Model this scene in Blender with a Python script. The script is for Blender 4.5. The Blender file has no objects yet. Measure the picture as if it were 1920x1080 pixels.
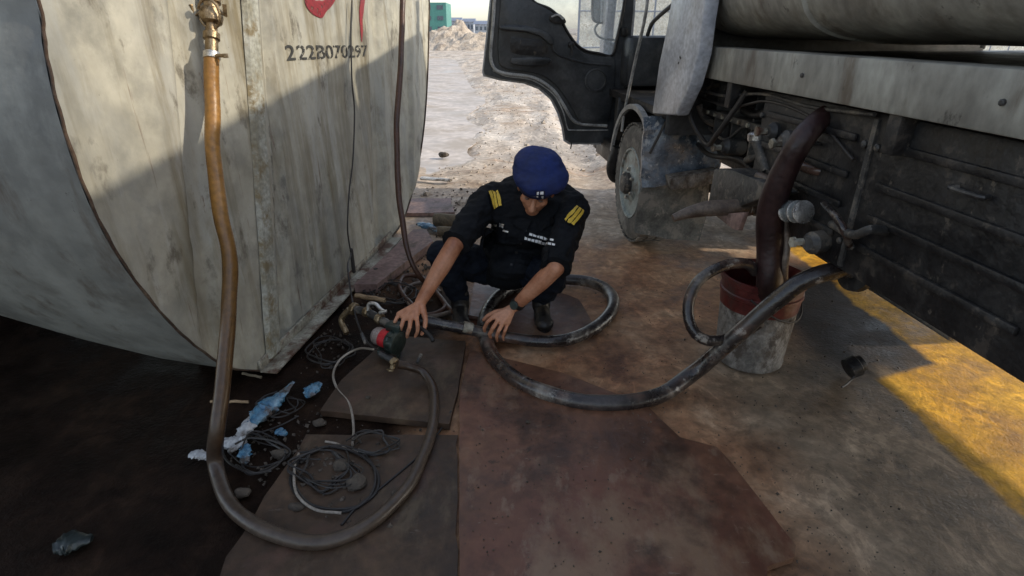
import bpy, bmesh, math, random
from mathutils import Vector, Matrix, noise, Quaternion
from mathutils.bvhtree import BVHTree
R = math.radians
random.seed(7)
sc = bpy.context.scene
COL = sc.collection

# ------------------------------------------------------------------ camera, sky, sun, exposure
H, F = 1.35, 1060.0
PITCH = math.atan(487 / F)
CP, SP = math.cos(PITCH), math.sin(PITCH)
cam_d = bpy.data.cameras.new('camera')
cam = bpy.data.objects.new('camera', cam_d); COL.objects.link(cam)
cam.location = (0, 0, H); cam.rotation_euler = (R(90) - PITCH, 0, 0)
cam_d.sensor_width = 36; cam_d.lens = F / 1920 * 36
cam_d.clip_end = 3000; cam_d.clip_start = 0.02
sc.camera = cam

SUN_AZ = math.atan2(0.985, -0.10)      # clockwise from +Y
SUN_EL = R(31)
w = bpy.data.worlds.new('World'); sc.world = w; w.use_nodes = True
wn = w.node_tree.nodes; wl = w.node_tree.links
bg = wn['Background']
sky = wn.new('ShaderNodeTexSky'); sky.sky_type = 'NISHITA'; sky.sun_disc = False
sky.sun_elevation = SUN_EL; sky.sun_rotation = SUN_AZ
sky.dust_density = 1.0; sky.air_density = 1.0; sky.ozone_density = 1.0
hs_ = wn.new('ShaderNodeHueSaturation'); hs_.inputs['Saturation'].default_value = .6   # hazy, whitish air
wl.new(sky.outputs[0], hs_.inputs['Color']); wl.new(hs_.outputs[0], bg.inputs[0]); bg.inputs[1].default_value = 0.15
sd = bpy.data.lights.new('sun', 'SUN'); sd.energy = 2.0; sd.angle = R(0.9); sd.color = (1.0, 0.89, 0.72)
sun = bpy.data.objects.new('sun', sd); COL.objects.link(sun)
sdir = Vector((math.sin(SUN_AZ) * math.cos(SUN_EL), math.cos(SUN_AZ) * math.cos(SUN_EL), math.sin(SUN_EL)))
sun.rotation_euler = sdir.to_track_quat('Z', 'Y').to_euler(); sun.location = (20, -2, 14)
sc.view_settings.view_transform = 'Standard'; sc.view_settings.look = 'None'
sc.view_settings.gamma = 1; sc.view_settings.use_curve_mapping = False
sc.view_settings.exposure = 0.9

# ------------------------------------------------------------------ measuring helpers
def ray(px, py):
    u = (px - 960) / F; v = (540 - py) / F
    return Vector((u, CP + v * SP, -SP + v * CP))
O = Vector((0, 0, H))
def G(px, py, z=0.0):                      # the point at height z
    d = ray(px, py); return O + d * ((z - H) / d.z)
def D(px, py, dist):                       # the point at a distance along the view axis
    return O + ray(px, py) * dist
def onplane(px, py, p0, n):
    d = ray(px, py); return O + d * ((p0 - O).dot(n) / d.dot(n))
def V(*a): return Vector(a)

# ------------------------------------------------------------------ materials
def mat(name, cols, scale=4.0, rough=0.7, metal=0.0, bump=0.25, bscale=30.0, fine=0.25, stretch=(1, 1, 1),
        dirt=None, dirt_amt=0.0, dirt_scale=9.0, coat=0.0, spec=0.5, rvar=0.15, bdist=0.01, edge=0.12, extra=()):
    m = bpy.data.materials.new(name); m.use_nodes = True
    n = m.node_tree.nodes; l = m.node_tree.links; b = n['Principled BSDF']
    tc = n.new('ShaderNodeTexCoord'); mp = n.new('ShaderNodeMapping'); mp.inputs['Scale'].default_value = stretch
    l.new(tc.outputs['Object'], mp.inputs[0])
    n1 = n.new('ShaderNodeTexNoise'); n1.inputs['Scale'].default_value = scale; n1.inputs['Detail'].default_value = 9; n1.inputs['Roughness'].default_value = 0.62
    n1.inputs['Distortion'].default_value = 0.4
    l.new(mp.outputs[0], n1.inputs['Vector'])
    cr = n.new('ShaderNodeValToRGB'); e = cr.color_ramp.elements
    k = len(cols)
    while len(e) < k: e.new(0.5)
    for i, c in enumerate(cols):
        e[i].position = 0.5 if k == 1 else 0.33 + 0.34 * i / (k - 1); e[i].color = (*c, 1)
    l.new(n1.outputs[0], cr.inputs[0])
    n2 = n.new('ShaderNodeTexNoise'); n2.inputs['Scale'].default_value = scale * 9; n2.inputs['Detail'].default_value = 6
    l.new(mp.outputs[0], n2.inputs['Vector'])
    mr = n.new('ShaderNodeMapRange'); mr.inputs[1].default_value = 0.3; mr.inputs[2].default_value = 0.7
    mr.inputs[3].default_value = 1 - fine; mr.inputs[4].default_value = 1 + fine
    l.new(n2.outputs[0], mr.inputs[0])
    vm = n.new('ShaderNodeVectorMath'); vm.operation = 'SCALE'
    l.new(cr.outputs[0], vm.inputs[0]); l.new(mr.outputs[0], vm.inputs['Scale'])
    out = vm.outputs[0]
    rr = n.new('ShaderNodeMapRange'); rr.inputs[1].default_value = 0.3; rr.inputs[2].default_value = 0.7
    rr.inputs[3].default_value = max(0.03, rough - rvar); rr.inputs[4].default_value = min(1, rough + rvar)
    l.new(n1.outputs[0], rr.inputs[0])
    if dirt is not None:
        n3 = n.new('ShaderNodeTexNoise'); n3.inputs['Scale'].default_value = dirt_scale; n3.inputs['Detail'].default_value = 10; n3.inputs['Roughness'].default_value = 0.7
        l.new(mp.outputs[0], n3.inputs['Vector'])
        m3 = n.new('ShaderNodeMapRange'); m3.inputs[1].default_value = 0.62 - 0.3 * dirt_amt; m3.inputs[2].default_value = 0.62 - 0.3 * dirt_amt + edge
        l.new(n3.outputs[0], m3.inputs[0])
        mx = n.new('ShaderNodeMix'); mx.data_type = 'RGBA'
        l.new(m3.outputs[0], mx.inputs['Factor']); l.new(out, mx.inputs[6]); mx.inputs[7].default_value = (*dirt, 1)
        out = mx.outputs[2]
    for (ec, es, lo, hi, est, amt) in extra:
        mp2 = n.new('ShaderNodeMapping'); mp2.inputs['Scale'].default_value = est; mp2.inputs['Location'].default_value = (es, lo * 7, 1.3); l.new(tc.outputs['Object'], mp2.inputs[0])
        n5 = n.new('ShaderNodeTexNoise'); n5.inputs['Scale'].default_value = es; n5.inputs['Detail'].default_value = 11; n5.inputs['Roughness'].default_value = 0.68
        l.new(mp2.outputs[0], n5.inputs['Vector'])
        m5 = n.new('ShaderNodeMapRange'); m5.inputs[1].default_value = lo; m5.inputs[2].default_value = hi; m5.inputs[4].default_value = amt; l.new(n5.outputs[0], m5.inputs[0])
        x5 = n.new('ShaderNodeMix'); x5.data_type = 'RGBA'; l.new(m5.outputs[0], x5.inputs[0]); l.new(out, x5.inputs[6]); x5.inputs[7].default_value = (*ec, 1); out = x5.outputs[2]
    l.new(out, b.inputs['Base Color']); l.new(rr.outputs[0], b.inputs['Roughness'])
    b.inputs['Metallic'].default_value = metal; b.inputs['Specular IOR Level'].default_value = spec
    b.inputs['Coat Weight'].default_value = coat; b.inputs['Coat Roughness'].default_value = 0.2
    if bump:
        n4 = n.new('ShaderNodeTexNoise'); n4.inputs['Scale'].default_value = bscale; n4.inputs['Detail'].default_value = 8
        l.new(tc.outputs['Object'], n4.inputs['Vector'])
        bp = n.new('ShaderNodeBump'); bp.inputs['Strength'].default_value = bump; bp.inputs['Distance'].default_value = bdist
        l.new(n4.outputs[0], bp.inputs['Height']); l.new(bp.outputs[0], b.inputs['Normal'])
    return m

def glass(name, col=(0.85, 0.9, 0.9), alpha=0.25, rough=0.08):
    m = bpy.data.materials.new(name); m.use_nodes = True
    n = m.node_tree.nodes; l = m.node_tree.links; b = n['Principled BSDF']
    b.inputs['Base Color'].default_value = (*col, 1); b.inputs['Roughness'].default_value = rough
    nz = n.new('ShaderNodeTexNoise'); nz.inputs['Scale'].default_value = 6; nz.inputs['Detail'].default_value = 8
    mr = n.new('ShaderNodeMapRange'); mr.inputs[1].default_value = .35; mr.inputs[2].default_value = .7
    mr.inputs[3].default_value = alpha * .6; mr.inputs[4].default_value = min(1, alpha * 1.6)
    tc = n.new('ShaderNodeTexCoord'); l.new(tc.outputs['Object'], nz.inputs['Vector'])
    l.new(nz.outputs[0], mr.inputs[0]); l.new(mr.outputs[0], b.inputs['Alpha'])
    return m

M = {}
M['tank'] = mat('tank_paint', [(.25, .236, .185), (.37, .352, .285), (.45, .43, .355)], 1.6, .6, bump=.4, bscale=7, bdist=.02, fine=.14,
                dirt=(.22, .215, .18), dirt_amt=.42, dirt_scale=3.2, edge=.2,
                extra=[((.17, .135, .07), 3.0, .50, .66, (2.2, 2.2, .16), .85), ((.42, .42, .38), 4.0, .52, .62, (1.5, 1.5, .3), .6), ((.09, .075, .05), 7, .57, .66, (1, 1, .6), .8),
                       ((.13, .065, .03), 14, .63, .69, (2, 2, .12), .8), ((.16, .17, .17), 1.7, .5, .66, (1, 1, .6), .5), ((.05, .045, .04), 55, .68, .72, (1, 1, 1), .8)])
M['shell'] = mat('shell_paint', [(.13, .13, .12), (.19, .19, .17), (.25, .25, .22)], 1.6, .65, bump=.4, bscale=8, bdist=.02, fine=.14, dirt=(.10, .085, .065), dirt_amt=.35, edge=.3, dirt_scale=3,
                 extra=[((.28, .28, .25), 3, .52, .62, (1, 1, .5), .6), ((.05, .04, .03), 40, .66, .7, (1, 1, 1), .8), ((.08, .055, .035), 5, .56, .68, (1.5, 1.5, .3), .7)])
M['streak'] = mat('stained_rib_paint', [(.21, .19, .13), (.32, .32, .27), (.42, .42, .37)], 7, .7, bump=.6, bscale=40, dirt=(.2, .16, .09), dirt_amt=.4, dirt_scale=14)
M['rust'] = mat('rust', [(.05, .022, .012), (.11, .05, .025), (.16, .08, .04)], 12, .85, bump=.5, bscale=60)
M['seamrust'] = mat('dark_weld_rust', [(.02, .012, .008), (.05, .028, .016), (.10, .07, .045)], 8, .85, bump=.5, bscale=60)
M['edge'] = mat('worn_steel_edge', [(.14, .12, .09), (.30, .28, .22), (.42, .40, .33)], 10, .6, metal=.2, bump=.4, bscale=50, dirt=(.1, .05, .03), dirt_amt=.5)
M['amber'] = mat('amber_hose', [(.16, .065, .012), (.26, .115, .022), (.34, .16, .035)], 5, .32, bump=.1, bscale=40, coat=.3, dirt=(.10, .05, .02), dirt_amt=.3, dirt_scale=6, edge=.3)
def hose_gradient():  # hose colour darkens towards the foot, grey-brown along the floor
    m = mat('amber_hose_dark_foot', [(.8, .75, .7), (1, 1, 1), (1.1, 1.08, 1.05)], 6, .42, bump=.2, bscale=50, coat=.12)
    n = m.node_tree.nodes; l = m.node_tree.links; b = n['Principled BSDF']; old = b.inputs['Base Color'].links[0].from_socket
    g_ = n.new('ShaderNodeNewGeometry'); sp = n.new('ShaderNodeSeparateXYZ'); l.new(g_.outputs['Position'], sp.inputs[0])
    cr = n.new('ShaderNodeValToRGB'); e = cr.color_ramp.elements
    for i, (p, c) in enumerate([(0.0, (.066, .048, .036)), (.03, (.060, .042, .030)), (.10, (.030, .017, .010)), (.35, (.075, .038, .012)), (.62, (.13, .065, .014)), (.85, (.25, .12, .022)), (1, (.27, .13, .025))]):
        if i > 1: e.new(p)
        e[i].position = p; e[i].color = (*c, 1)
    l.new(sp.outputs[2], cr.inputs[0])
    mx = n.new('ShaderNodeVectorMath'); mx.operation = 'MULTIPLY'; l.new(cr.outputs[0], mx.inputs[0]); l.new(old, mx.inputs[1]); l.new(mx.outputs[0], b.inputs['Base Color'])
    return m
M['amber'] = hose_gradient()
M['brownhose'] = mat('brown_hose', [(.045, .02, .012), (.085, .038, .022)], 8, .45, bump=.2, bscale=60)
M['greyhose'] = mat('grey_brown_hose', [(.07, .05, .04), (.14, .105, .08), (.2, .155, .12)], 9, .5, bump=.3, bscale=70, dirt=(.05, .035, .025), dirt_amt=.45)
M['rubber'] = mat('black_hose_rubber', [(.010, .008, .008), (.024, .019, .018), (.042, .034, .031)], 7, .30, bump=.4, bscale=45, bdist=.006, coat=.2,
                  extra=[((.24, .21, .175), 2.3, .51, .60, (1, 1, 1), .85), ((.14, .075, .05), 3.1, .52, .62, (1, 1, 1), .6), ((.35, .32, .28), 16, .60, .66, (1, 1, 1), .7), ((.12, .07, .05), 5, .56, .66, (1, 1, 1), .5)])
M['marhose'] = mat('maroon_hose_rubber', [(.010, .005, .005), (.022, .009, .009), (.034, .014, .013)], 6, .42, bump=.3, bscale=40, extra=[((.10, .07, .055), 6, .58, .66, (1, 1, .4), .5)])
M['brass'] = mat('tarnished_brass', [(.13, .09, .05), (.26, .19, .11), (.4, .32, .22)], 25, .4, metal=.8, bump=.3, bscale=90)
M['steel'] = mat('bare_steel', [(.3, .28, .26), (.5, .48, .45), (.65, .63, .6)], 20, .35, metal=.85, bump=.2, bscale=80)
M['cable'] = mat('dark_cable', [(.015, .013, .012), (.035, .03, .027)], 12, .5, bump=0)
M['palecable'] = mat('pale_cable', [(.16, .13, .10), (.32, .28, .23)], 12, .5, bump=0)
M['motor'] = mat('pump_motor_paint', [(.14, .11, .10), (.30, .25, .23), (.38, .33, .31)], 15, .4, metal=.3, bump=.2, bscale=60)
M['dimbag'] = mat('shaded_plastic', [(.008, .012, .012), (.02, .028, .028), (.035, .048, .048)], 9, .4, bump=.4, bscale=25)  # plastic colour darkened to paint in the shade under the tank
M['red'] = mat('red_label', [(.38, .01, .015), (.5, .02, .03)], 20, .45, bump=0)
M['pump'] = mat('pump_body', [(.012, .02, .017), (.03, .045, .038)], 15, .4, metal=.2, bump=.3, bscale=70, coat=.2)
M['wood'] = mat('weathered_wood', [(.16, .10, .05), (.30, .2, .11), (.4, .29, .17)], 10, .8, bump=.4, bscale=50, stretch=(1, 1, 6))
M['log'] = mat('dirty_timber', [(.07, .055, .035), (.16, .125, .08), (.24, .19, .12)], 10, .85, bump=.5, bscale=50)
M['bag'] = mat('blue_plastic_bag', [(.02, .08, .17), (.08, .20, .30), (.36, .47, .52)], 9, .3, bump=.4, bscale=25, coat=.3, dirt=(.06, .05, .045), dirt_amt=.35, edge=.08)
M['whitebag'] = mat('pale_plastic', [(.22, .22, .23), (.45, .46, .46), (.6, .6, .58)], 9, .4, bump=.4, bscale=25, dirt=(.1, .08, .06), dirt_amt=.4)
M['redplate'] = mat('rusty_steel_plate', [(.070, .030, .017), (.14, .064, .036), (.20, .10, .058)], 2.2, .42, bump=.4, bscale=20, metal=.1, fine=.3,
                    dirt=(.13, .044, .030), dirt_amt=.50, dirt_scale=1.1, edge=.25,
                    extra=[((.24, .155, .095), 3.2, .50, .62, (1, .55, 1), .75), ((.27, .19, .13), 13, .58, .66, (1, .5, 1), .45), ((.035, .018, .011), 2.1, .54, .64, (1, 1, 1), .75),
                           ((.03, .018, .012), 16, .62, .68, (1, 1, 1), .7), ((.30, .25, .2), 60, .64, .70, (.25, 1, 1), .55)])
M['oliveplate'] = mat('oily_board', [(.026, .014, .008), (.052, .029, .016), (.09, .052, .028)], 3, .55, bump=.4, bscale=30, dirt=(.014, .009, .006), dirt_amt=.4, edge=.3, extra=[((.12, .085, .05), 7, .56, .66, (1, .5, 1), .6), ((.10, .05, .035), 3, .55, .66, (1, 1, 1), .6), ((.16, .13, .1), 50, .65, .71, (.3, 1, 1), .5)])
M['pinkbeam'] = mat('primer_red_beam', [(.12, .07, .06), (.22, .14, .12), (.3, .2, .17)], 5, .65, bump=.3, bscale=40, dirt=(.1, .07, .05), dirt_amt=.35)
M['stone'] = mat('dusty_stone', [(.03, .022, .016), (.07, .055, .04), (.15, .12, .095)], 10, .9, bump=.5, bscale=50)
M['cabwhite'] = mat('cab_paint', [(.36, .38, .42), (.5, .52, .56), (.56, .58, .61)], 5, .4, bump=.1, bscale=20, coat=.3, dirt=(.2, .18, .17), dirt_amt=.3, dirt_scale=8, edge=.35)
M['doordark'] = mat('door_trim_plastic', [(.016, .018, .02), (.036, .039, .042), (.065, .068, .07)], 5, .42, bump=.15, bscale=60, dirt=(.10, .09, .08), dirt_amt=.22, dirt_scale=5, edge=.4)
M['seal'] = mat('dusty_rubber_seal', [(.16, .16, .155), (.34, .34, .33), (.46, .46, .44)], 12, .6, bump=.2, bscale=60)
M['black'] = mat('greasy_black_metal', [(.008, .008, .009), (.018, .017, .017), (.032, .030, .028)], 9, .5, metal=.2, bump=.4, bscale=40, dirt=(.055, .047, .04), dirt_amt=.2, edge=.04, extra=[((.12, .10, .08), 26, .62, .65, (1, 1, .6), .7)])
M['grease'] = mat('dusty_chassis_metal', [(.02, .02, .021), (.06, .058, .055), (.13, .12, .11)], 9, .55, metal=.2, bump=.4, bscale=40, dirt=(.16, .14, .115), dirt_amt=.3, edge=.04, extra=[((.22, .19, .155), 30, .60, .63, (1, 1, .7), .6)])
M['flap'] = mat('muddy_mudguard', [(.05, .068, .09), (.11, .135, .165), (.22, .245, .275)], 6, .3, bump=.6, bscale=16, bdist=.02, dirt=(.22, .225, .23), dirt_amt=.2, dirt_scale=12, coat=.35, edge=.03, extra=[((.44, .43, .41), 11, .60, .63, (1, 1, .4), .7), ((.012, .014, .018), 7, .62, .64, (1, 1, .35), .8), ((.5, .49, .47), 34, .60, .63, (1, 1, .8), .7)])
M['lowflap'] = mat('muddy_rubber_flap', [(.05, .055, .055), (.11, .115, .11), (.2, .19, .17)], 9, .7, bump=.4, bscale=20, dirt=(.20, .19, .17), dirt_amt=.25, edge=.04, extra=[((.32, .30, .27), 13, .60, .64, (1, 1, .6), .6), ((.03, .03, .03), 9, .60, .62, (1, 1, .4), .7)])
M['tyre'] = mat('dusty_tyre', [(.05, .047, .043), (.13, .122, .11), (.24, .225, .2)], 6, .85, bump=.3, bscale=50, extra=[((.38, .35, .31), 5, .52, .66, (1, 1, 1), .7)])
M['rim'] = mat('pale_wheel_paint', [(.16, .2, .2), (.34, .39, .38), (.44, .48, .47)], 8, .5, bump=.2, bscale=30, dirt=(.16, .13, .1), dirt_amt=.4)
M['bed'] = mat('tanker_paint', [(.15, .14, .12), (.26, .25, .215), (.36, .35, .30)], 3, .55, bump=.2, bscale=14, dirt=(.14, .12, .09), dirt_amt=.35, stretch=(1, 1, .5), edge=.3, extra=[((.09, .06, .035), 6, .56, .66, (1, 1, .25), .7), ((.04, .035, .03), 20, .62, .68, (1, 1, .5), .7)])
M['glass'] = glass('dusty_window_glass', alpha=.22)
M['clear'] = glass('clear_plastic', (.5, .6, .65), .22, .08)
M['mirror'] = mat('mirror_glass', [(.6, .63, .65), (.7, .72, .74)], 3, .08, metal=1, bump=0, rvar=.04)
M['bucketred'] = mat('red_bucket_rim', [(.038, .006, .006), (.08, .012, .010), (.12, .022, .018)], 7, .4, bump=.2, bscale=40, dirt=(.06, .03, .025), dirt_amt=.3)
M['bucket'] = mat('cement_caked_bucket', [(.09, .08, .07), (.19, .175, .155), (.32, .30, .27)], 14, .75, bump=.7, bscale=30, bdist=.02, dirt=(.075, .06, .048), dirt_amt=.48, dirt_scale=16, stretch=(1, 1, .6))
M['skin'] = mat('skin', [(.30, .115, .060), (.45, .20, .11), (.54, .27, .165)], 9, .5, bump=.2, bscale=120, bdist=.002, fine=.1)
M['beret'] = mat('blue_beret_wool', [(.006, .015, .075), (.009, .023, .12), (.014, .034, .16)], 6, .85, bump=.35, bscale=160, bdist=.003, fine=.15)
M['beretband'] = mat('beret_band', [(.006, .008, .03), (.01, .013, .05)], 10, .5, bump=.1)
M['shirt'] = mat('black_uniform_cloth', [(.004, .005, .007), (.007, .008, .010), (.011, .012, .015)], 4, .9, spec=.2, bump=.4, bscale=14, bdist=.012, fine=.2)
M['trouser'] = mat('navy_trouser_cloth', [(.004, .006, .011), (.007, .010, .017), (.012, .016, .026)], 4, .9, spec=.2, bump=.4, bscale=14, bdist=.012)
M['boot'] = mat('boot_leather', [(.01, .01, .01), (.025, .022, .02)], 10, .4, bump=.3, bscale=50, dirt=(.09, .07, .05), dirt_amt=.25)
M['yellow'] = mat('yellow_braid', [(.60, .38, .03), (.75, .52, .06)], 40, .6, bump=.2, bscale=200)
M['white'] = mat('white_enamel', [(.7, .7, .7), (.82, .82, .82)], 20, .4, bump=0)
M['hair'] = mat('black_hair', [(.008, .007, .006), (.02, .017, .014)], 40, .5, bump=.5, bscale=150, bdist=.004)
M['eye'] = mat('lowered_eye', [(.10, .06, .045), (.16, .10, .08)], 10, .2, bump=0)
M['ink'] = mat('stencil_ink', [(.02, .02, .02), (.05, .05, .045)], 10, .7, bump=0)
M['redpaint'] = mat('red_spray_paint', [(.17, .008, .012), (.26, .014, .02)], 10, .5, bump=0)
M['teal'] = mat('teal_cladding', [(.06, .20, .18), (.08, .25, .22)], 1, .6, bump=0)
M['farwall'] = mat('far_building_wall', [(.30, .33, .38), (.42, .45, .5)], .2, .7, bump=0)  # distance haze painted into the blue-grey wall and roof colours
M['farroof'] = mat('far_building_roof', [(.14, .17, .24), (.2, .23, .3)], .2, .7, bump=0)
M['farwin'] = mat('far_window', [(.06, .08, .11), (.1, .12, .15)], 1, .3, bump=0)
M['hoard'] = mat('pale_hoarding', [(.38, .39, .36), (.5, .51, .47), (.56, .57, .53)], 1.2, .7, bump=.1, bscale=6, dirt=(.3, .27, .21), dirt_amt=.35)
M['mound'] = mat('sand_mound', [(.26, .21, .165), (.40, .34, .275), (.5, .44, .37)], 1.5, .95, bump=.8, bscale=4, bdist=.15)
M['mudwater'] = mat('pale_mud_puddle', [(.42, .36, .31), (.50, .44, .39), (.56, .50, .45)], .8, .55, bump=.25, bscale=9, rvar=.25, dirt=(.38, .32, .26), dirt_amt=.5, dirt_scale=1.3, edge=.12, extra=[((.25, .21, .18), 2.2, .60, .64, (.5, 1.2, 1), .7)])

def worn(base, thr=.5):                     # print with worn-away patches
    m = base.copy(); n = m.node_tree.nodes; l = m.node_tree.links; b = n['Principled BSDF']
    tc = n.new('ShaderNodeTexCoord'); nz = n.new('ShaderNodeTexNoise'); nz.inputs['Scale'].default_value = 38; nz.inputs['Detail'].default_value = 3
    mr = n.new('ShaderNodeMapRange'); mr.inputs[1].default_value = thr - .06; mr.inputs[2].default_value = thr + .06
    l.new(tc.outputs['Object'], nz.inputs['Vector']); l.new(nz.outputs[0], mr.inputs[0]); l.new(mr.outputs[0], b.inputs['Alpha'])
    return m
M['inkworn'] = worn(M['ink'], .445)
M['redworn'] = worn(M['redpaint'], .36)

# ------------------------------------------------------------------ mesh helpers
def catmull(pts, n=8, rad=None):
    P = [Vector(p) for p in pts]; out = []; rr = []
    for i in range(len(P) - 1):
        p0 = P[i - 1] if i else P[0] * 2 - P[1]; p1 = P[i]; p2 = P[i + 1]
        p3 = P[i + 2] if i + 2 < len(P) else P[-1] * 2 - P[-2]
        for k in range(n):
            t = k / n
            out.append(0.5 * ((2 * p1) + (p2 - p0) * t + (2 * p0 - 5 * p1 + 4 * p2 - p3) * t * t + (3 * p1 - p0 - 3 * p2 + p3) * t ** 3))
            if rad: rr.append(rad[i] * (1 - t) + rad[i + 1] * t)
    out.append(P[-1])
    if rad: rr.append(rad[-1]); return out, rr
    return out

class MB:
    def __init__(s): s.v = []; s.f = []
    def add(s, vs, fs):
        o = len(s.v); s.v += [Vector(v) for v in vs]; s.f += [[i + o for i in f] for f in fs]; return s
    def box(s, c, size, rot=None):
        x, y, z = [a / 2 for a in size]; m = rot if rot is not None else Matrix.Identity(3); c = Vector(c)
        vs = [c + m @ Vector((i * x, j * y, k * z)) for i in (-1, 1) for j in (-1, 1) for k in (-1, 1)]
        return s.add(vs, [[0, 1, 3, 2], [4, 6, 7, 5], [0, 4, 5, 1], [2, 3, 7, 6], [0, 2, 6, 4], [1, 5, 7, 3]])
    def tube(s, pts, r, seg=12, caps=True, flat=1.0):
        pts = [Vector(p) for p in pts]; n = len(pts)
        rs = r if isinstance(r, (list, tuple)) else [r] * n
        t0 = (pts[1] - pts[0]).normalized(); a = Vector((0, 0, 1)) if abs(t0.z) < .9 else Vector((1, 0, 0))
        nx = t0.cross(a).normalized(); vs = []; fs = []
        for i, p in enumerate(pts):
            t = (pts[min(i + 1, n - 1)] - pts[max(i - 1, 0)]).normalized()
            nx = (nx - t * nx.dot(t)).normalized(); ny = t.cross(nx)
            for k in range(seg):
                q = 2 * math.pi * k / seg
                vs.append(p + (nx * math.cos(q) + ny * math.sin(q) * flat) * rs[i])
        for i in range(n - 1):
            for k in range(seg):
                a0 = i * seg + k; a1 = i * seg + (k + 1) % seg
                fs.append([a0, a1, a1 + seg, a0 + seg])
        if caps: fs.append(list(range(seg))[::-1]); fs.append([(n - 1) * seg + k for k in range(seg)])
        return s.add(vs, fs)
    def prism(s, poly, ext):
        n = len(poly); ext = Vector(ext); a = [Vector(p) for p in poly]; b = [p + ext for p in a]
        return s.add(a + b, [list(range(n))[::-1], list(range(n, 2 * n))] + [[i, (i + 1) % n, (i + 1) % n + n, i + n] for i in range(n)])
    def lathe(s, prof, c, axis=(0, 0, 1), seg=32, wob=0.0):
        ax = Vector(axis).normalized(); q = Vector((0, 0, 1)).rotation_difference(ax); c = Vector(c); vs = []; fs = []
        for (r, h) in prof:
            for k in range(seg):
                t = 2 * math.pi * k / seg; rr = r * (1 + wob * math.sin(3 * t + h * 20) + wob * .6 * math.sin(7 * t))
                vs.append(c + q @ Vector((rr * math.cos(t), rr * math.sin(t), h)))
        for i in range(len(prof) - 1):
            for k in range(seg):
                a0 = i * seg + k; a1 = i * seg + (k + 1) % seg; fs.append([a0, a1, a1 + seg, a0 + seg])
        fs.append(list(range(seg))[::-1]); fs.append([(len(prof) - 1) * seg + k for k in range(seg)])
        return s.add(vs, fs)
    def ell(s, c, rad, rot=None, su=20, sv=12):
        m = rot if rot is not None else Matrix.Identity(3); c = Vector(c); vs = [c + m @ Vector((0, 0, -rad[2]))]; fs = []
        for j in range(1, sv):
            t = -math.pi / 2 + math.pi * j / sv
            for i in range(su):
                p = 2 * math.pi * i / su
                vs.append(c + m @ Vector((rad[0] * math.cos(t) * math.cos(p), rad[1] * math.cos(t) * math.sin(p), rad[2] * math.sin(t))))
        vs.append(c + m @ Vector((0, 0, rad[2]))); L = len(vs) - 1
        for i in range(su): fs.append([0, 1 + (i + 1) % su, 1 + i]); fs.append([L, L - su + i, L - su + (i + 1) % su])
        for j in range(sv - 2):
            for i in range(su):
                a = 1 + j * su + i; b2 = 1 + j * su + (i + 1) % su; fs.append([a, b2, b2 + su, a + su])
        return s.add(vs, fs)
    def cone(s, a, b, ra, rb, seg=18):            # round-ended tapered limb
        a = Vector(a); b = Vector(b); d = (b - a); L = d.length; t = d.normalized(); pts = []; rs = []
        for k in range(6):
            q = math.pi / 2 * k / 6 ; pts.append(a - t * ra * math.cos(q)); rs.append(max(1e-4, ra * math.sin(q)))
        for k in range(5): pts.append(a + d * k / 4); rs.append(ra + (rb - ra) * k / 4)
        for k in range(1, 7):
            q = math.pi / 2 * k / 6; pts.append(b + t * rb * math.sin(q)); rs.append(max(1e-4, rb * math.cos(q)))
        return s.tube(pts, rs, seg)
    def chain(s, pts, rs, seg=14):
        for i in range(len(pts) - 1): s.cone(pts[i], pts[i + 1], rs[i], rs[i + 1], seg)
        return s
    def mesh(s, name):
        me = bpy.data.meshes.new(name); me.from_pydata([tuple(v) for v in s.v], [], s.f); return me
    def build(s, name, m=None, parent=None, bevel=0.0, smooth=40, base=None, bseg=2):
        me = s.mesh(name); bm = bmesh.new(); bm.from_mesh(me)
        bmesh.ops.recalc_face_normals(bm, faces=bm.faces)
        if bevel:
            ed = [e for e in bm.edges if len(e.link_faces) == 2 and e.calc_face_angle(0) > R(30)]
            bmesh.ops.bevel(bm, geom=ed, offset=bevel, segments=bseg, affect='EDGES', profile=.5, clamp_overlap=True)
        bm.to_mesh(me); bm.free()
        return place(name, me, m, parent, smooth, base)

def place(name, me, m=None, parent=None, smooth=40, base=None):
    if smooth: me.shade_smooth(); me.set_sharp_from_angle(angle=R(smooth))
    if m: me.materials.append(m)
    o = bpy.data.objects.new(name, me); COL.objects.link(o)
    if parent is not None:
        root = parent
        mw = Matrix.Identity(4); p = parent; chain = []
        while p: chain.append(p); p = p.parent
        for p in reversed(chain): mw = mw @ p.matrix_basis
        me.transform(mw.inverted()); o.parent = parent
    else:
        if base is None:
            xs = [v.co for v in me.vertices]
            if xs: base = Vector((sum(v.x for v in xs) / len(xs), sum(v.y for v in xs) / len(xs), min(v.z for v in xs)))
            else: base = Vector()
        me.transform(Matrix.Translation(-Vector(base))); o.location = base
    return o

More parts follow.
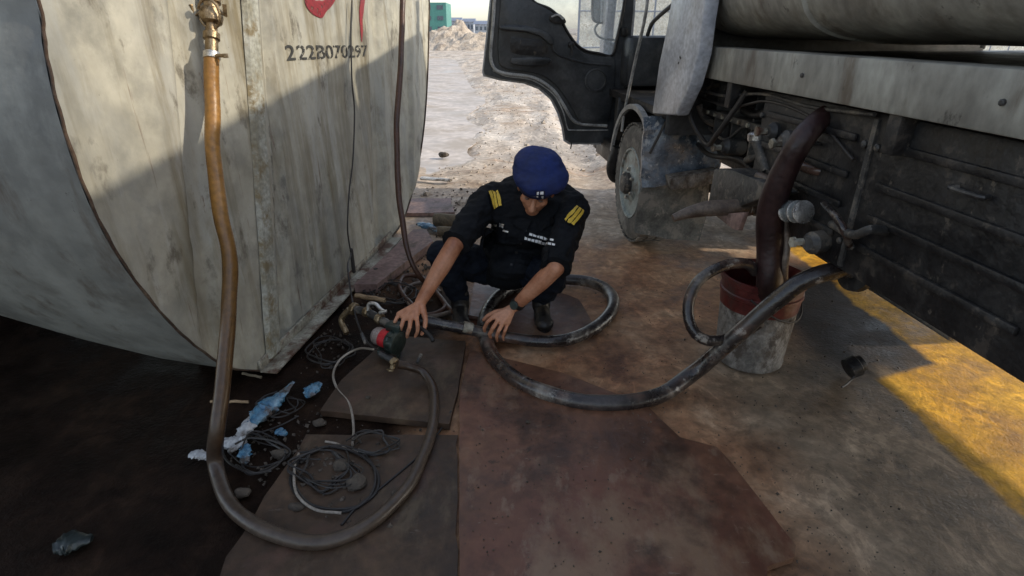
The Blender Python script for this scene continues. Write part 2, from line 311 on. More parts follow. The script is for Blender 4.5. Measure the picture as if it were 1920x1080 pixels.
def tag(o, label=None, cat=None, group=None, kind=None):
    if label: o['label'] = label
    if cat: o['category'] = cat
    if group: o['group'] = group
    if kind: o['kind'] = kind
    return o
def empty(name, loc, rz=0.0):
    o = bpy.data.objects.new(name, None); COL.objects.link(o); o.location = loc; o.rotation_euler = (0, 0, rz); o.empty_display_size = .1
    return o
def remesh(mb, name, voxel, smooth_it=4, disp=None):
    me = mb.mesh(name + '_src'); o = bpy.data.objects.new('tmp', me); COL.objects.link(o)
    r = o.modifiers.new('r', 'REMESH'); r.mode = 'VOXEL'; r.voxel_size = voxel; r.adaptivity = 0
    if smooth_it:
        s2 = o.modifiers.new('s', 'SMOOTH'); s2.factor = .5; s2.iterations = smooth_it
    dg = bpy.context.evaluated_depsgraph_get(); dg.update()
    out = bpy.data.meshes.new_from_object(o.evaluated_get(dg)); out.name = name
    bpy.data.objects.remove(o); bpy.data.meshes.remove(me)
    if disp:
        nrm = [v.normal.copy() for v in out.vertices]
        for v, n_ in zip(out.vertices, nrm): v.co = v.co + n_ * disp(v.co)
    return out
def text_mesh(s, size):
    c = bpy.data.curves.new('t', 'FONT'); c.body = s; c.size = size; c.extrude = 0.0006; c.offset = size * .012; c.resolution_u = 4
    o = bpy.data.objects.new('tmp', c); COL.objects.link(o)
    dg = bpy.context.evaluated_depsgraph_get(); dg.update()
    me = bpy.data.meshes.new_from_object(o.evaluated_get(dg)); bpy.data.objects.remove(o); bpy.data.curves.remove(c)
    return me

# ================================================================== GROUND
def sm(a, b, x):
    t = max(0, min(1, (x - a) / (b - a))); return t * t * (3 - 2 * t)
PUD = [G(x, y)[:2] for x, y in [(700, 312), (800, 306), (870, 300), (905, 292), (870, 270), (900, 235), (868, 215), (905, 185), (880, 160), (868, 140), (850, 112), (800, 108), (740, 112), (640, 150), (600, 240)]]
def pud_in(x, y):
    if y < 5.5 or y > 40 or x > .6 or x < -14: return 0
    ins = False; dm = 9e9; n_ = len(PUD)
    for i in range(n_):
        ax_, ay_ = PUD[i]; bx, by = PUD[(i + 1) % n_]
        if (ay_ > y) != (by > y) and x < (bx - ax_) * (y - ay_) / (by - ay_) + ax_: ins = not ins
        dx, dy = bx - ax_, by - ay_; t = max(0, min(1, ((x - ax_) * dx + (y - ay_) * dy) / (dx * dx + dy * dy)))
        dm = min(dm, math.hypot(ax_ + dx * t - x, ay_ + dy * t - y))
    return sm(-.25, .25, dm if ins else -dm)
def gz(x, y):
    return gz0(x, y) - .055 * pud_in(x, y)
def gz0(x, y):
    a = sm(4.3, 6.5, y)
    far = noise.fractal(Vector((x * .9, y * .5, 3)), 1, 2, 5) * .05 + noise.fractal(Vector((x * 3.1, y * 1.6, 9)), .9, 2, 4) * .02
    tr_ = 0
    for k_ in range(4):
        xc = -.1 + k_ * .55 + .10 * y + .25 * math.sin(y * .35 + k_ * 1.9); tr_ -= .045 * math.exp(-((x - xc) / .13) ** 2)
    z = a * (far + tr_ * sm(25, 12, y)) * sm(60, 25, y)
    near = noise.fractal(Vector((x * 2.5, y * 2.5, 1)), 1, 2, 4) * .004
    return z + near - .006
def axis(lo, hi, d0, d1, step, grow=1.25):
    xs = [d0]; s_ = step
    while xs[0] > lo: s_ *= grow; xs.insert(0, xs[0] - s_)
    x = d0
    while x < d1: x += step; xs.append(x)
    s_ = step
    while xs[-1] < hi: s_ *= grow; xs.append(xs[-1] + s_)
    return xs
gx = axis(-900, 900, -2.5, 4, .05); gy = axis(-300, 1500, .6, 14, .05, 1.12)
vs = [(x, y, gz(x, y)) for y in gy for x in gx]; nxx = len(gx)
fs = [[j * nxx + i, j * nxx + i + 1, (j + 1) * nxx + i + 1, (j + 1) * nxx + i] for j in range(len(gy) - 1) for i in range(nxx - 1)]
gm = bpy.data.meshes.new('ground'); gm.from_pydata(vs, [], fs)

def ground_material():
    m = bpy.data.materials.new('site_ground'); m.use_nodes = True
    n = m.node_tree.nodes; l = m.node_tree.links; b = n['Principled BSDF']
    tc = n.new('ShaderNodeTexCoord'); sep = n.new('ShaderNodeSeparateXYZ'); l.new(tc.outputs['Object'], sep.inputs[0])
    def N(sc_, det=9, ro=.62, dist=.3, stretch=None):
        t = n.new('ShaderNodeTexNoise'); t.inputs['Scale'].default_value = sc_; t.inputs['Detail'].default_value = det
        t.inputs['Roughness'].default_value = ro; t.inputs['Distortion'].default_value = dist
        if stretch:
            mp = n.new('ShaderNodeMapping'); mp.inputs['Scale'].default_value = stretch; mp.inputs['Rotation'].default_value = (0, 0, R(-12))
            l.new(tc.outputs['Object'], mp.inputs[0]); l.new(mp.outputs[0], t.inputs['Vector'])
        else: l.new(tc.outputs['Object'], t.inputs['Vector'])
        return t.outputs[0]
    def ramp(f, cols, a=.33, c=.67):
        cr = n.new('ShaderNodeValToRGB'); e = cr.color_ramp.elements
        while len(e) < len(cols): e.new(.5)
        for i, q in enumerate(cols): e[i].position = a + (c - a) * i / (len(cols) - 1); e[i].color = (*q, 1)
        l.new(f, cr.inputs[0]); return cr.outputs[0]
    def rng(f, a, b_, c=0., d=1.):
        r = n.new('ShaderNodeMapRange'); r.interpolation_type = 'SMOOTHSTEP'
        r.inputs[1].default_value = a; r.inputs[2].default_value = b_; r.inputs[3].default_value = c; r.inputs[4].default_value = d
        l.new(f, r.inputs[0]); return r.outputs[0]
    def mth(op, a, b_=None):
        r = n.new('ShaderNodeMath'); r.operation = op
        for i, x in enumerate((a, b_)):
            if x is None: continue
            if isinstance(x, (int, float)): r.inputs[i].default_value = x
            else: l.new(x, r.inputs[i])
        return r.outputs[0]
    def mix(f, a, b_):
        r = n.new('ShaderNodeMix'); r.data_type = 'RGBA'; l.new(f, r.inputs[0]); l.new(a, r.inputs[6]); l.new(b_, r.inputs[7]); return r.outputs[2]
    nb = N(1.1); nm = N(3.5); nf = N(22, 6)
    X, Y = sep.outputs[0], sep.outputs[1]
    wob = mth('MULTIPLY', mth('SUBTRACT', nb, .5), 2.2)
    brown = ramp(nm, [(.12, .050, .024), (.25, .120, .058), (.36, .20, .105), (.47, .31, .19)])
    beige = ramp(N(2.2, 10, .68), [(.21, .15, .10), (.36, .28, .205), (.50, .42, .335)])
    pale = ramp(N(1.6, 10, .7, .5, (1, .45, 1)), [(.36, .28, .205), (.50, .43, .355), (.60, .55, .49)])
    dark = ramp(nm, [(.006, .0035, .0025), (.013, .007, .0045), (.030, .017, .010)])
    grey = ramp(nm, [(.115, .078, .048), (.195, .14, .09), (.29, .22, .15)])
    sunlit_ochre = ramp(nm, [(.34, .16, .008), (.50, .255, .012), (.60, .33, .025)])
    c = mix(rng(mth('ADD', Y, wob), 3.1, 4.1), brown, beige)
    c = mix(rng(mth('ADD', Y, wob), 5.0, 8.0), c, pale)
    wet = ramp(nm, [(.24, .205, .17), (.34, .30, .26)]); far_ = rng(Y, 5.5, 7)
    c = mix(mth('MULTIPLY', far_, rng(N(.9, 9, .65, 1.0, (1.6, .5, 1)), .52, .58, 0, .8)), c, wet)
    rd = ramp(nm, [(.24, .15, .09), (.38, .26, .17)])
    c = mix(mth('MULTIPLY', rng(Y, 4.4, 5.5), rng(N(1.4, 10, .7, 1.0, (.5, 1.5, 1)), .54, .62, 0, .75)), c, rd)
    # greyer concrete to the right of the plates
    g = mth('MULTIPLY', rng(mth('ADD', X, mth('MULTIPLY', wob, .25)), .62, 1.0), rng(Y, 2.7, 2.1))
    c = mix(g, c, grey)
    # oil soaked ground by the tank; its black also paints in darkening there
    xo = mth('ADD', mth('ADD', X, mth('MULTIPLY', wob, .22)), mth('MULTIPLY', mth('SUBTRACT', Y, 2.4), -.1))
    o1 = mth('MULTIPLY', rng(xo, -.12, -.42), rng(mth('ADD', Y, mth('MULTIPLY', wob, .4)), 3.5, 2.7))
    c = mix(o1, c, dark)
    xw = mth('ADD', X, mth('MULTIPLY', mth('SUBTRACT', nm, .5), .16))  # sunlit patches under the truck, painted into the ground colour as ochre
    sunpatch1 = mth('MULTIPLY', rng(xw, 1.54, 1.58), rng(mth('ADD', Y, mth('MULTIPLY', X, -.35)), 1.50, 1.46))
    sunpatch2 = mth('MULTIPLY', rng(xw, 1.86, 1.90), rng(Y, 4.3, 3.7))
    sunpatch = mth('MAXIMUM', sunpatch1, sunpatch2)
    shadewedge = mth('MULTIPLY', mth('MULTIPLY', rng(xw, 1.2, 1.5), rng(Y, 1.9, 2.2)), rng(Y, 3.6, 3.2))  # truck shadow painted as a dark wedge beside the sunlit patches
    c = mix(shadewedge, c, dark)
    c = mix(sunpatch, c, sunlit_ochre)
    lt_ = n.new('ShaderNodeVectorMath'); lt_.operation = 'SCALE'; lt_.inputs['Scale'].default_value = 1.55; l.new(c, lt_.inputs[0])
    c = mix(mth('MULTIPLY', rng(N(6, 12, .75, 1.2, (1, .5, 1)), .53, .60), .75), c, lt_.outputs[0])
    dk_ = n.new('ShaderNodeVectorMath'); dk_.operation = 'SCALE'; dk_.inputs['Scale'].default_value = .62; l.new(c, dk_.inputs[0])
    c = mix(mth('MULTIPLY', rng(N(4.3, 12, .72, .8), .54, .62), .7), c, dk_.outputs[0])
    sc_ = n.new('ShaderNodeVectorMath'); sc_.operation = 'SCALE'; l.new(c, sc_.inputs[0]); l.new(rng(nf, .3, .7, .72, 1.25), sc_.inputs['Scale'])
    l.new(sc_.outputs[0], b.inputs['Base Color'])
    l.new(mth('ADD', rng(Y, 2.8, 4.2, .0, .22), rng(nm, .35, .65, .42, .74)), b.inputs['Roughness']); l.new(mth('SUBTRACT', .5, mth('MULTIPLY', o1, .42)), b.inputs['Specular IOR Level'])
    bp = n.new('ShaderNodeBump'); bp.inputs['Strength'].default_value = .4; bp.inputs['Distance'].default_value = .012
    l.new(mth('ADD', mth('MULTIPLY', nf, .5), N(70, 5)), bp.inputs['Height']); l.new(bp.outputs[0], b.inputs['Normal'])
    return m
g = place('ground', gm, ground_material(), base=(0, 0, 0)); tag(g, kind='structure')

# pale muddy puddle beyond the tank
def flat_patch(name, outline, z, m, sub=6, jit=.0, ext=.004):
    P = catmull([Vector((p[0], p[1], z)) for p in outline] + [Vector((outline[0][0], outline[0][1], z))], sub)[:-1]
    P = [p + Vector((noise.noise(p * 2.3) * jit, noise.noise(p * 2.3 + Vector((9, 0, 0))) * jit, 0)) for p in P]
    return MB().prism(P, (0, 0, ext)).build(name, m, smooth=0)
pc = Vector((sum(p[0] for p in PUD) / len(PUD), sum(p[1] for p in PUD) / len(PUD)))
pud = [(p[0] + (p[0] - pc.x) * .06, p[1] + (p[1] - pc.y) * .06) for p in PUD]
tag(flat_patch('puddle', pud, -.030, M['mudwater'], jit=.05, ext=.006), kind='structure')

# ================================================================== FAR THINGS
def far_box(b, px0, px1, dist, z1, depth, z0=-.1):
    x0 = (px0 - 960) / F * dist * .909; x1 = (px1 - 960) / F * dist * .909
    b.box(((x0 + x1) / 2, dist + depth / 2, (z0 + z1) / 2), (abs(x1 - x0), depth, z1 - z0)); return x0, x1
def building(name, px0, px1, dist, h, wm, rm, label, cat='building', rows=2, cols=5, slope=1.0, depth=12, grp=None):
    x0 = (px0 - 960) / F * dist * .909; x1 = (px1 - 960) / F * dist * .909
    e = empty(name, ((x0 + x1) / 2, dist, 0)); tag(e, label, cat, grp)
    MB().box(((x0 + x1) / 2, dist + depth / 2, h / 2), (x1 - x0, depth, h)).build('wall', wm, e, smooth=0)
    if slope:
        P = [(x0 - .4, dist - .4, h), (x0 - .4, dist + depth + .4, h), (x0 - .4, dist + depth / 2, h + slope)]
        MB().prism(P, (x1 - x0 + .8, 0, 0)).build('roof', rm, e, smooth=0)
    me = None
    for r_ in range(rows):
        for c_ in range(cols):
            cx = x0 + (x1 - x0) * (c_ + .5) / cols; cz = h * (r_ + .55) / rows
            MB().box((cx, dist - .02, cz), ((x1 - x0) / cols * .5, .12, h / rows * .4)).build('window', M['farwin'], e, smooth=0)
    return e
building('netted_building', 770, 838, 150, 6.9, M['teal'], M['teal'], 'tall teal netted block standing beside the tank edge', slope=0, rows=3, cols=3)
building('terrace_building', 839, 862, 190, 3.4, M['farwall'], M['farroof'], 'low grey building next to the teal block', rows=1, cols=3, grp='far row buildings')
building('terrace_building', 864, 888, 195, 3.2, M['farwall'], M['farroof'], 'middle building of the far row on the horizon', rows=1, cols=4, grp='far row buildings')
building('terrace_building', 890, 922, 180, 2.4, M['farwall'], M['farroof'], 'far row building closest to the open truck door', rows=1, cols=4, grp='far row buildings')
building('terrace_building', 926, 975, 210, 3.0, M['farwall'], M['farroof'], 'distant grey building behind the truck door', rows=1, cols=5, grp='far row buildings')

def mound(c, r, h, label, seed):
    n_ = 46; vs = []; fs = []
    for j in range(n_ + 1):
        for i in range(n_ + 1):
            u = -1 + 2 * i / n_; v = -1 + 2 * j / n_; d = math.sqrt(u * u + v * v)
            z = max(0, 1 - d) ** .8 * h * (1 + .9 * noise.fractal(Vector((u * 2, v * 2, seed)), 1, 2, 5)) + noise.fractal(Vector((u * 9, v * 9, seed)), .8, 2, 4) * .12 * h * (d < 1)
            vs.append((c[0] + u * r[0], c[1] + v * r[1], z - .06))
    for j in range(n_):
        for i in range(n_): a = j * (n_ + 1) + i; fs.append([a, a + 1, a + n_ + 2, a + n_ + 1])
    me = bpy.data.meshes.new('sand_mound'); me.from_pydata(vs, [], fs)
    return tag(place('sand_mound', me, M['mound'], smooth=0), label, 'sand mound', 'sand mounds across the site')
mound((-3.4, 47), (5.5, 6), 1.5, 'largest pale sand mound beyond the puddle', 1)
mound((-9.5, 62), (6, 6), 1.3, 'low sand mound against the teal block', 2)
mound((1.5, 58), (8, 6), 1.5, 'wide sand mound behind the open truck door', 3)
mound((9, 40), (7, 5), 1.6, 'sand mound seen through the door window', 4)

e = empty('hoarding_fence', (14, 30, 0)); tag(e, 'pale sheet hoarding fence seen through the door window', 'fence')
for i in range(22):
    x = 3.2 + i * 1.25
    MB().box((x + .6, 30 + i * .25, 1.3), (1.22, .05, 2.6), Matrix.Rotation(R(11.3), 3, 'Z')).build('panel', M['hoard'], e, smooth=0)
    MB().box((x, 29.9 + i * .25, 1.35), (.09, .09, 2.75)).build('post', M['farroof'], e, smooth=0)
for zz in (.5, 2.1):
    p0 = V(3.2, 29.86, zz); p1 = V(3.2 + 27.5, 29.86 + 5.5, zz)
    MB().tube([p0, p1], .035, 6).build('rail', M['farroof'], e)

# gravel scattered on the far ground
mb = MB()
for i in range(1500):
    y = 4.6 + 16 * random.random() ** 1.8; x = random.uniform(-.8, .5 + y * .12) if random.random() < .7 else random.uniform(-1, 5)
    if y < 6 and x > .6: continue
    r_ = random.uniform(.005, .018) * (1 + (random.random() < .05) * 1.8)
    c = V(x, y, gz(x, y) + r_ * .3)
    rot = Quaternion(Vector((random.random(), random.random(), random.random())).normalized(), random.random() * 6).to_matrix()
    vs = [c + rot @ Vector(q) * r_ * random.uniform(.7, 1.2) for q in ((1, 0, 0), (-1, 0, 0), (0, 1, 0), (0, -1, 0), (0, 0, .7), (0, 0, -.7))]
    mb.add(vs, [[0, 2, 4], [2, 1, 4], [1, 3, 4], [3, 0, 4], [2, 0, 5], [1, 2, 5], [3, 1, 5], [0, 3, 5]])
tag(mb.build('gravel', M['mound'], smooth=0), 'loose gravel scattered over the pale ground', 'gravel', kind='stuff')

# ================================================================== STORAGE TANK
p0 = G(490, 695, .02); p1 = G(725, 455, .02)
E = (p1 - p0); E.z = 0; E.normalize(); NO = Vector((E.y, -E.x, 0))      # along the plate, and outwards
T0 = Vector((p0.x, p0.y, 0))
def tp(px, py):                                          # pixel -> (a, z) on the plate
    q = onplane(px, py, T0, NO) - T0; return q.dot(E), q.z
def TW(a, z, out=0.0): return T0 + E * a + Vector((0, 0, z)) + NO * out
left = [tp(*q) for q in [(490, 697), (430, 690), (380, 660), (330, 618), (262, 540), (200, 445), (150, 335), (108, 205), (83, 90), (70, 0)]]
right = [tp(*q) for q in [(725, 455), (748, 425), (762, 395), (776, 345), (788, 285), (796, 220), (801, 140), (803, 60), (804, 0)]]
lt = left[-1]; rt = right[-1]
left += [(lt[0] + .02, 1.75), (lt[0] + .16, 2.1), (lt[0] + .5, 2.4), (lt[0] + 1.0, 2.52)]
right += [(rt[0] + .04, 1.85), (rt[0] - .06, 2.15), (rt[0] - .4, 2.42), (rt[0] - .9, 2.52)]
for i in range(len(left)): left[i] = (left[i][0], max(.02, left[i][1]))
for i in range(len(right)): right[i] = (right[i][0], max(.02, right[i][1]))
lc = catmull([V(a, 0, z) for a, z in left], 6); rc = catmull([V(a, 0, z) for a, z in right], 6)
outline = [(p.x, p.z) for p in reversed(lc)] + [(p.x, p.z) for p in rc]        # top-left down, along the base, up right
LEN = 5.0
tank = empty('storage_tank', TW(1.2, 0, -2.0)); tag(tank, 'huge pale grey steel storage tank with stained corrugated end plate', 'tank')
# corrugation relief
a_at = lambda px, py=200: tp(px, py)[0]
folds = [(a_at(335), a_at(372), .03), (a_at(458), a_at(472), -.0), (a_at(700), a_at(722), .035)]
KS = (tp(478, 0)[0] - tp(520, 640)[0]) / (tp(478, 0)[1] - tp(520, 640)[1]); ZR = tp(500, 200)[1]
TXT = (tp(537, 113), tp(689, 106))
def dentf(a, z):
    m_ = sm(TXT[0][0] - .35, TXT[0][0] - .1, a) * sm(TXT[1][0] + .3, TXT[1][0] + .05, a) * sm(TXT[0][1] - .25, TXT[0][1] - .08, z)
    return noise.fractal(Vector((a * 1.3, z * 1.1, 4)), 1, 2, 3) * .014 * (1 - m_) + noise.noise(Vector((a * 5, z * 4, 8))) * .004 * (1 - m_)
def rel(a, z=None):
    if z is not None: a = a - KS * (z - ZR)
    r_ = .0
    for (x0, x1, d, s_) in FO:
        r_ += d * (sm(x0 - s_, x0, a) - sm(x1, x1 + s_, a))
    return r_
FO = [(a_at(338), a_at(372), -.045, .02), (a_at(502), a_at(519), -.04, .010), (a_at(700), a_at(722), -.05, .02), (a_at(772), a_at(784), .03, .05)]
# end plate: clip a fine grid to the outline by scanning columns
import bisect
def zrange(a):
    zs = []
    n_ = len(outline)
    for i in range(n_):
        (a0, z0), (a1, z1) = outline[i], outline[(i + 1) % n_]
        if (a0 - a) * (a1 - a) < 0 or a0 == a: zs.append(z0 + (z1 - z0) * ((a - a0) / (a1 - a0) if a1 != a0 else 0))
    return (min(zs), max(zs)) if len(zs) > 1 else None
amin = min(p[0] for p in outline); amax = max(p[0] for p in outline)
cols = []; a = amin + .002
while a < amax - .002:
    zr = zrange(a)
    if zr: cols.append((a, zr))
    a += .012
NZ = 44
vs = []; fs = []
for (a, (z0, z1)) in cols:
    for k in range(NZ + 1):
        z = z0 + (z1 - z0) * k / NZ
        edge = min(1, min(a - amin, amax - a, z - z0 + .0, z1 - z) / .05) if k not in (0, NZ) else 0
        dent = dentf(a, z)
        vs.append(TW(a, z, (rel(a, z) + dent) * max(0, edge)))
for i in range(len(cols) - 1):
    for k in range(NZ): q = i * (NZ + 1) + k; fs.append([q, q + NZ + 1, q + NZ + 2, q + 1])
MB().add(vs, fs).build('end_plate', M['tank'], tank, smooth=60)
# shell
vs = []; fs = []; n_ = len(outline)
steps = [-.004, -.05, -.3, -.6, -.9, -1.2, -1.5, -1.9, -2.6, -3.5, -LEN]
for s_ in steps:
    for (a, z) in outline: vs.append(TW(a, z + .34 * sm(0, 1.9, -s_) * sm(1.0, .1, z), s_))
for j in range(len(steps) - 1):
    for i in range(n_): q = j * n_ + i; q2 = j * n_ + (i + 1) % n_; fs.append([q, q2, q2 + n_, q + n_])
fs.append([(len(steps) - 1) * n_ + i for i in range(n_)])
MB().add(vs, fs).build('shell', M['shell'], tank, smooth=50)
# weld seam along the curved left and right edges
seam = [TW(p.x + .0, p.z, .004 + .002 * math.sin(i * 1.7)) for i, p in enumerate(lc)]
MB().tube([seam[0] + (seam[1] - seam[0]) * .01] + seam[1:], [.0045 + .002 * noise.noise(p * 9) for p in seam], 8).build('weld_seam', M['seamrust'], tank)
MB().tube([TW(p.x, p.z, .004) for p in rc], .006, 8).build('weld_seam', M['seamrust'], tank)
# stained rib and base angle
ra0, ra1 = a_at(470, 300), a_at(496, 300)
vs = []; fs = []
for k in range(60):
    z = .05 + 2.2 * k / 59
    w0 = .004 * noise.noise(V(z * 6, 0, 0)); w1 = .004 * noise.noise(V(z * 6, 5, 0))
    sh_ = KS * (z - tp(480, 300)[1])
    for (a, o_) in ((ra0 + w0, .006), (ra0 + .012, .022), (ra1 - .012, .024), (ra1 + w1, .006)): vs.append(TW(a + sh_, z, o_))
for k in range(59):
    for i in range(3): q = k * 4 + i; fs.append([q, q + 1, q + 5, q + 4])
MB().add(vs, fs).build('rib', M['streak'], tank, smooth=0)
ba = TW(-.02, .02, .0); bl = (p1 - p0).length + .1
rotE = Matrix((E, NO, Vector((0, 0, 1)))).transposed()
MB().box(TW(bl / 2 - .02, .028, .045), (bl, .075, .01), rotE).box(TW(bl / 2 - .02, .052, .008), (bl, .01, .05), rotE).build('base_angle', M['edge'], tank, bevel=.002)
for s_ in (-.25, -2.2, -4.2):
    MB().box(TW(.8, -.08 + .1 * abs(s_ > -1), s_), (1.5, .18, .5 if s_ < -1 else .05), rotE).build('skid', M['rust'], tank, bevel=.004)
# cable conduit / rust run line on the plate : thin hanging cable
cl = [(650, 0), (648, 60), (650, 150), (655, 210), (652, 300), (645, 360), (642, 430), (648, 475)]
cp = [TW(*tp(*q), .03) for q in cl] + [D(652, 500, 2.72), D(660, 560, 2.66), D(672, 610, 2.58), D(688, 640, 2.5), D(705, 655, 2.46)]
o = MB().tube(catmull(cp, 6), .0042, 8).build('power_cable', M['cable']); tag(o, 'thin black power cable hanging down the tank end plate', 'cable')
o = MB().cone(TW(*tp(650, 468), .028), TW(*tp(654, 508), .03), .010, .012).build('cable_plug', M['cable']); tag(o, 'black cable connector hanging at the foot of the end plate', 'connector')

# stencilled number
def put_text(s_, size, a0, z0, width, mname, nm, drop=0.0):
    me = text_mesh(s_, size)
    xs = [v.co.x for v in me.vertices]; k = width / (max(xs) - min(xs)); mn = min(xs)
    for v in me.vertices:
        a = a0 + (v.co.x - mn) * k; z = z0 + v.co.y + drop * (v.co.x - mn) * k
        p = TW(a, z, v.co.z + .003 + rel(a, z) + dentf(a, z)); v.co = p
    return place(nm, me, M[mname], tank, smooth=0)
aL, zL = tp(537, 113); aR, zR = tp(689, 106)
sl = (zR - zL) / (aR - aL)
w1 = (aR - aL) * .085
put_text('2', .088, aL, zL, w1, 'ink', 'stencil_digit', sl)
put_text('22B070297', .088, aL + w1 * 1.25, zL + sl * w1 * 1.25, (aR - aL) - w1 * 1.25, 'inkworn', 'stencil_number', sl)
def stroke(pix, wid, nm):
    P = [TW(*tp(*q), .0) for q in pix]; P, W_ = catmull(P, 8, wid)
    vs = []; fs = []
    for i, p in enumerate(P):
        t = (P[min(i + 1, len(P) - 1)] - P[max(0, i - 1)]).normalized(); sd_ = t.cross(NO).normalized()
        ww = W_[i] * (1 + .25 * noise.noise(p * 14))
        a = (p - T0).dot(E)
        zz = p.z; dent = .004 + dentf(a, zz)
        for s_ in (-1, -.33, .33, 1): vs.append(p + sd_ * ww * s_ + NO * (rel(a, zz) + dent))
    for i in range(len(P) - 1):
        for j in range(3): q = i * 4 + j; fs.append([q, q + 1, q + 5, q + 4])
    MB().add(vs, fs).build(nm, M['redworn'], tank, smooth=0)
stroke([(570, -14), (576, 3), (588, 14), (600, 17), (612, 8), (624, -2), (630, -20)], [.012, .03, .036, .04, .026, .014, .008], 'spray_letter')
stroke([(682, -30), (679, 0), (676, 30), (677, 55), (677, 78)], [.028, .03, .026, .02, .006], 'spray_letter')

# ================================================================== VALVE AND HOSES BY THE TANK
vt = D(395, -60, 1.92); vb = D(397, 104, 1.92)
val = empty('valve', vb); tag(val, 'tarnished brass valve clamped on top of the amber hose', 'valve')
def along(t): return vb + (vt - vb) * t
ax = (vt - vb).normalized()
LL = (vt - vb).length
MB().lathe([(.017, 0), (.021, .004), (.021, .05), (.027, .055), (.027, .075), (.019, .08), (.019, .105), (.034, .112), (.038, .13), (.034, .155), (.024, .16), (.024, .175), (.031, .18), (.031, .2), (.021, .205), (.021, LL)],
           vb, ax, 20).build('valve_body', M['brass'], val, smooth=30)
MB().lathe([(.0265, -.012), (.0275, -.01), (.0275, .008), (.0265, .01)], vb, ax, 24).build('hose_clamp', M['steel'], val)
cb = vb + V(.02, -.015, 0)
MB().tube([cb, cb + V(.035, -.004, .0)], .006, 8).box(cb + V(.036, -.004, 0), (.012, .012, .014)).build('clamp_screw', M['brass'], val)
hc = vb + ax * .14
loop = [hc + V(.035 * math.cos(t) + .008, -.03, .045 * math.sin(t)) for t in [k * math.pi / 10 for k in range(-9, 10)]]
MB().tube(loop, .0045, 8).build('handle', M['brass'], val)
for s_ in (-1, 1):
    MB().tube([hc + V(s_ * .03, 0, .01), hc + V(s_ * .052, -.01, -.004), hc + V(s_ * .056, -.012, .03)], .007, 8).build('cam_lever', M['brass'], val)

def ribbed_hose(name, pts, rad, m, label, pitch=.012, amp=.03, seg=16, n=8, cat='hose', parent=None):
    P, rr = catmull(pts, n, rad)
    P = [p + Vector((noise.noise(p * 6), noise.noise(p * 6 + V(7, 0, 0)), .0)) * .007 * min(1, i / 12, (len(P) - 1 - i) / 12) for i, p in enumerate(P)]
    # resample evenly
    out = [P[0]]; ro = [rr[0]]; acc = 0
    for i in range(1, len(P)):
        seglen = (P[i] - P[i - 1]).length; d = pitch - acc
        while d <= seglen:
            t = d / seglen; out.append(P[i - 1].lerp(P[i], t)); ro.append(rr[i - 1] * (1 - t) + rr[i] * t); d += pitch
        acc = seglen - (d - pitch)
    out.append(P[-1]); ro.append(rr[-1])
    ro = [r_ * (1 + amp * (1 if i % 2 else -1) + .05 * noise.noise(p * 9)) for i, (r_, p) in enumerate(zip(ro, out))]
    o = MB().tube(out, ro, seg).build(name, m, parent, smooth=80)
    if parent is None: tag(o, label, cat)
    return o
hp = [vb + V(0, 0, 0), D(397, 190, 1.93), D(399, 290, 1.93), D(414, 390, 1.92), D(428, 470, 1.92), D(430, 570, 1.9), D(420, 690, 1.86),
      D(406, 800, 1.82), G(405, 870, .05), G(425, 935, .024), G(480, 985, .022), G(560, 1014, .022), G(640, 1008, .022), G(715, 968, .022), G(775, 895, .024), G(812, 800, .028),
      G(815, 735, .05), G(795, 700, .08), G(768, 688, .11), G(745, 683, .13)]
hr = [.0245] * 9 + [.0235, .0225, .0215, .021, .0205, .02, .019, .018, .017, .017, .017]
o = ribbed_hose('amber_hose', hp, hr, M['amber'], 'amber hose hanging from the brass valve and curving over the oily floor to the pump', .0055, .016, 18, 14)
dp = [(757, -60, 3.0), (756, 0, 3.0), (750, 120, 2.98), (744, 230, 2.96), (746, 330, 2.95), (755, 420, 2.92), (768, 480, 2.9), (790, 522, 2.95)]
P = [D(*q) for q in dp] + [G(812, 545, .02), G(835, 575, .016), G(800, 590, .016), G(765, 565, .016), G(750, 535, .016), G(760, 517, .018), G(790, 520, .02), G(815, 545, .018), G(850, 585, .016), G(905, 600, .016)]
ribbed_hose('drain_hose', P, [.0155] * 6 + [.0135] * 12, M['brownhose'], 'dark brown hose hanging down the far side of the end plate', .02, .0, 12, 8)
P = [G(x, y, .014) for x, y in [(826, 548), (800, 530), (772, 535), (758, 552), (775, 580), (812, 592), (846, 585)]]
ribbed_hose('coiled_hose', P, [.011] * 7, M['greyhose'], 'short pale hose ring lying behind the arm of the squatting man', .02, .0, 10, 8)

# cables on the floor
def cable(pts, r_, m, label, nm='cable', z=.008):
    P = catmull([q if isinstance(q, Vector) else G(q[0], q[1], q[2] if len(q) > 2 else z) for q in pts], 8)
    o = MB().tube(P, r_, 8).build(nm, M[m]); tag(o, label, 'cable'); return o
cable([(700, 655, .12), (672, 654, .06), (640, 672, .03), (625, 700, .024), (632, 728, .024), (652, 752, .024), (660, 775, .026), (663, 805, .012), (661, 836, .01)], .005, 'palecable', 'pale cable running from the pump over the board edge')
ring = []
for k in range(24):
    t = 2 * math.pi * k / 11.5 + 2.6; rr = 1 + .05 * math.sin(k * 1.3)
    ring.append((628 + 80 * rr * math.cos(t), 898 - 60 * rr * math.sin(t), .008 + .0016 * (k % 5)))
cable(ring, .0048, 'cable', 'coil of dark cable lying among the rubbish', 'cable_coil')
cable([(560, 850), (552, 880), (556, 925), (590, 955), (640, 962)], .0045, 'palecable', 'worn pale arc of cable beside the dark coil', z=.022)
cable([(610, 828), (632, 832), (650, 842), (672, 848)], .0045, 'palecable', 'short pale cable end above the coil')
cable([(846, 770, .03), (830, 800), (790, 850), (720, 910), (670, 950), (640, 985)], .004, 'cable', 'thin dark cable crossing below the grey hose')
cable([(400, 830), (450, 822), (520, 800), (560, 780)], .003, 'cable', 'thin dark wire among the plastic bags')

